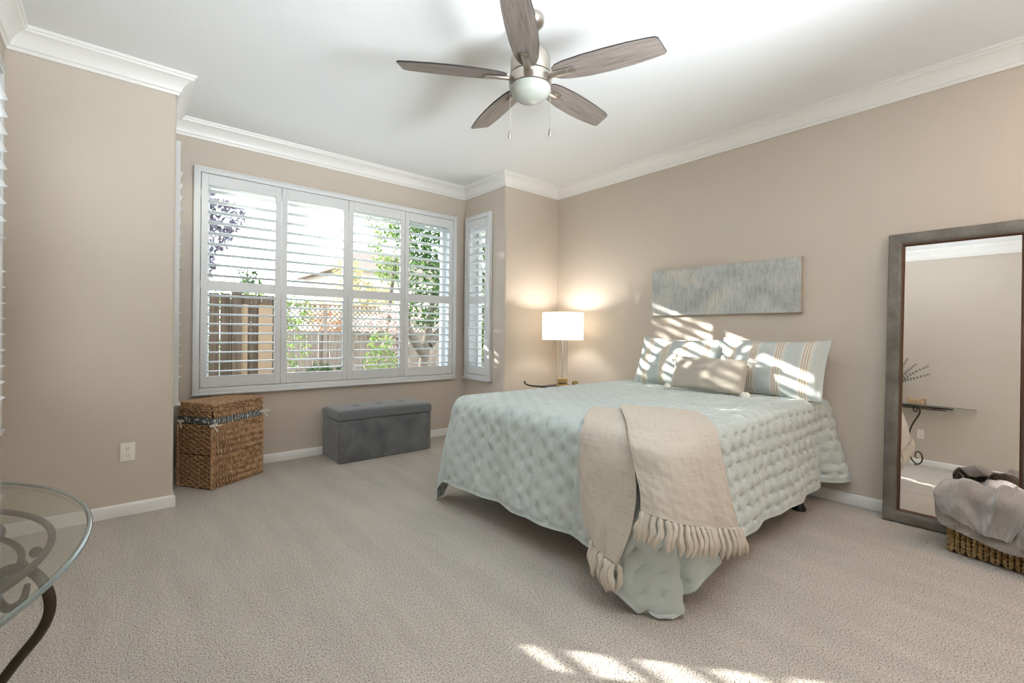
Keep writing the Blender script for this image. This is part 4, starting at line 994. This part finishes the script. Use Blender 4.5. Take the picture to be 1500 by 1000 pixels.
tree('purple_plum_tree', (.9, 9.6, -.15), [[(.9, 9.6, -.15), (.95, 9.6, 1.2), (1.1, 9.6, 2.6)]], [(1.15, 9.6, 2.75, .42), (1.45, 9.7, 3.15, .36), (1.0, 9.5, 3.3, .36), (1.05, 9.6, 2.2, .33)], 1500, .055, M['leaf_purple'], 'purple-leaved tree beyond the fence, top left through the shutters', 'tree', 2)
tree('hedge', (1.0, 8.2, -.15), None, [(x, 8.2, z, .34) for x in np.arange(.1, 2.3, .3) for z in (.15, .8, 1.45)], 3600, .035, M['leaf_green'], 'green hedge top showing just above the dark plank fence', 'hedge', 3)
tree('sapling', (2.35, 12.6, -.15), [[(2.35, 12.6, -.15), (2.35, 12.6, 2.0), (2.4, 12.6, 2.7)]], [(2.35, 12.6, 2.4, .28), (2.5, 12.6, 2.1, .3)], 300, .05, M['leaf_dark'], 'thin small sapling against the white sky, left of the window middle', 'tree', 4, tr=.03)
tree('green_shrub', (3.3, 13.2, -.15), None, [(3.0, 13.2, 1.5, .55), (3.7, 13.2, 1.6, .5), (3.3, 13.2, 1.0, .6)], 1500, .05, M['leaf_green'], 'green shrub behind the lattice left of the orange one', 'shrub', 5)
tree('orange_shrub', (4.6, 14.0, -.15), None, [(4.45, 14.0, 1.75, .42), (4.8, 14.0, 1.35, .5), (5.0, 14.0, 1.0, .5)], 1500, .045, M['leaf_orange'], 'orange-leaved shrub behind the lattice fence', 'shrub', 6)
tree('rose_shrub', (6.0, 11.4, -.15), None, [(5.5, 11.5, 1.5, .42), (6.1, 11.5, 1.55, .42), (5.0, 11.6, 1.3, .3), (5.7, 11.5, .9, .4), (5.7, 11.5, .25, .4)], 1400, .045, M['leaf_pink'], 'pale pink flowering shrub along the fence, third shutter panel', 'shrub', 7)
tree('yellow_tree', (5.4, 14.9, -.15), [[(5.4, 14.9, -.15), (5.5, 14.9, 1.5), (5.8, 14.9, 2.6)]], [(5.9, 14.9, 2.3, .75), (6.7, 14.9, 2.2, .6), (5.7, 14.9, 3.1, .5)], 1700, .06, M['leaf_yellow'], 'golden yellow tree beyond the fence behind the third shutter panel', 'tree', 8)
tree('lime_tree', (6.1, 12.9, -.15), [[(6.1, 12.9, -.15), (6.2, 12.9, 2.0), (6.4, 12.9, 3.4)]], [(6.3, 12.9, 3.6, .75), (5.9, 12.9, 4.4, .5), (6.6, 12.9, 4.3, .55), (6.2, 12.9, 2.9, .45)], 2000, .06, M['leaf_green'], 'light green tree rising high behind the third shutter panel', 'tree', 9)
tree('garden_bush', (4.2, 9.2, -.15), None, [(4.25, 9.2, .15, .36), (4.25, 9.2, .45, .42), (4.2, 9.2, .9, .28)], 900, .04, M['leaf_green'], 'small green bush in front of the lattice fence', 'bush', 10)
tree('low_bush', (3.55, 10.8, -.15), None, [(3.5, 10.8, .15, .32), (3.9, 10.8, .1, .25)], 500, .04, M['leaf_dark'], 'low dark bush at the foot of the lattice fence', 'bush', 11)
tree('shade_tree', (4.55, 7.9, -.15), [[(4.45, 7.9, -.15), (4.5, 7.9, .6), (4.62, 7.9, 1.3), (4.75, 7.9, 2.1)], [(4.5, 7.9, .7), (4.2, 7.9, 1.1), (4.0, 7.9, 1.7)], [(4.6, 7.9, .9), (4.9, 7.9, 1.2), (5.1, 7.9, 1.7)]], [(4.5, 7.9, 2.2, .55), (4.95, 8.0, 2.7, .55), (4.3, 8.0, 2.9, .4), (5.2, 7.9, 2.0, .45), (4.55, 8.0, 1.55, .42), (4.7, 8.1, 3.3, .5)], 4200, .045, M['leaf_dark'], 'leafy shade tree with a forked trunk outside the rightmost shutter panel', 'tree', 12, tr=.11)
tree('evergreen_shrub', (6.0, 8.2, -.15), [[(5.7, 8.2, -.15), (5.75, 8.2, 1.0), (5.8, 8.2, 2.2)]], [(6.3, 8.5, 1.9, .5), (6.5, 8.6, 1.4, .5), (6.25, 8.5, 2.6, .5), (6.4, 8.5, .8, .5), (6.3, 8.5, 3.3, .4)], 2600, .05, M['leaf_dark'], 'dark evergreen outside the narrow side shutter', 'tree', 13, tr=.07)
# unseen hedge added on the left, shaped to let only the high sun through
tree('sun_blocking_hedge', (-2.6, 9.0, -.15), None, [(x, 9.0 + .2 * sin(x * 7), z, .62) for x in np.arange(-4.4, -.6, .42) for z in (.4, 1.1, 1.8, 2.4, 2.65)] + [(x, 9.0, (3.60 if x < -2.45 else 3.18 if x < -1.85 else 4.02) + .05 * sin(x * 4.1) - q, .42) for x in np.arange(-4.4, -.6, .28) for q in (0, .3, .6)], 26000, .062, M['leaf_dark'], 'unseen evergreen hedge added to the left to block the low sun', 'hedge', 14)
hs = thing('neighbour_house', (9.6, 20, -.15), 'pale stucco house beyond the fence behind the third shutter panel', 'house')
q = MB(); q.box((-2.0, 0, 0), (6.5, 6, 4.0)); q.build('wall', M['stucco'], hs, smooth=False)
q = MB(); q.add([(-2.4, -.4, 4.0), (7, -.4, 4.0), (7, 6.4, 4.0), (-2.4, 6.4, 4.0), (-.4, 3, 5.3), (5, 3, 5.3)], [(0, 1, 5, 4), (1, 2, 5), (2, 3, 4, 5), (3, 0, 4), (0, 3, 2, 1)]); q.build('roof', M['roof'], hs, smooth=False)
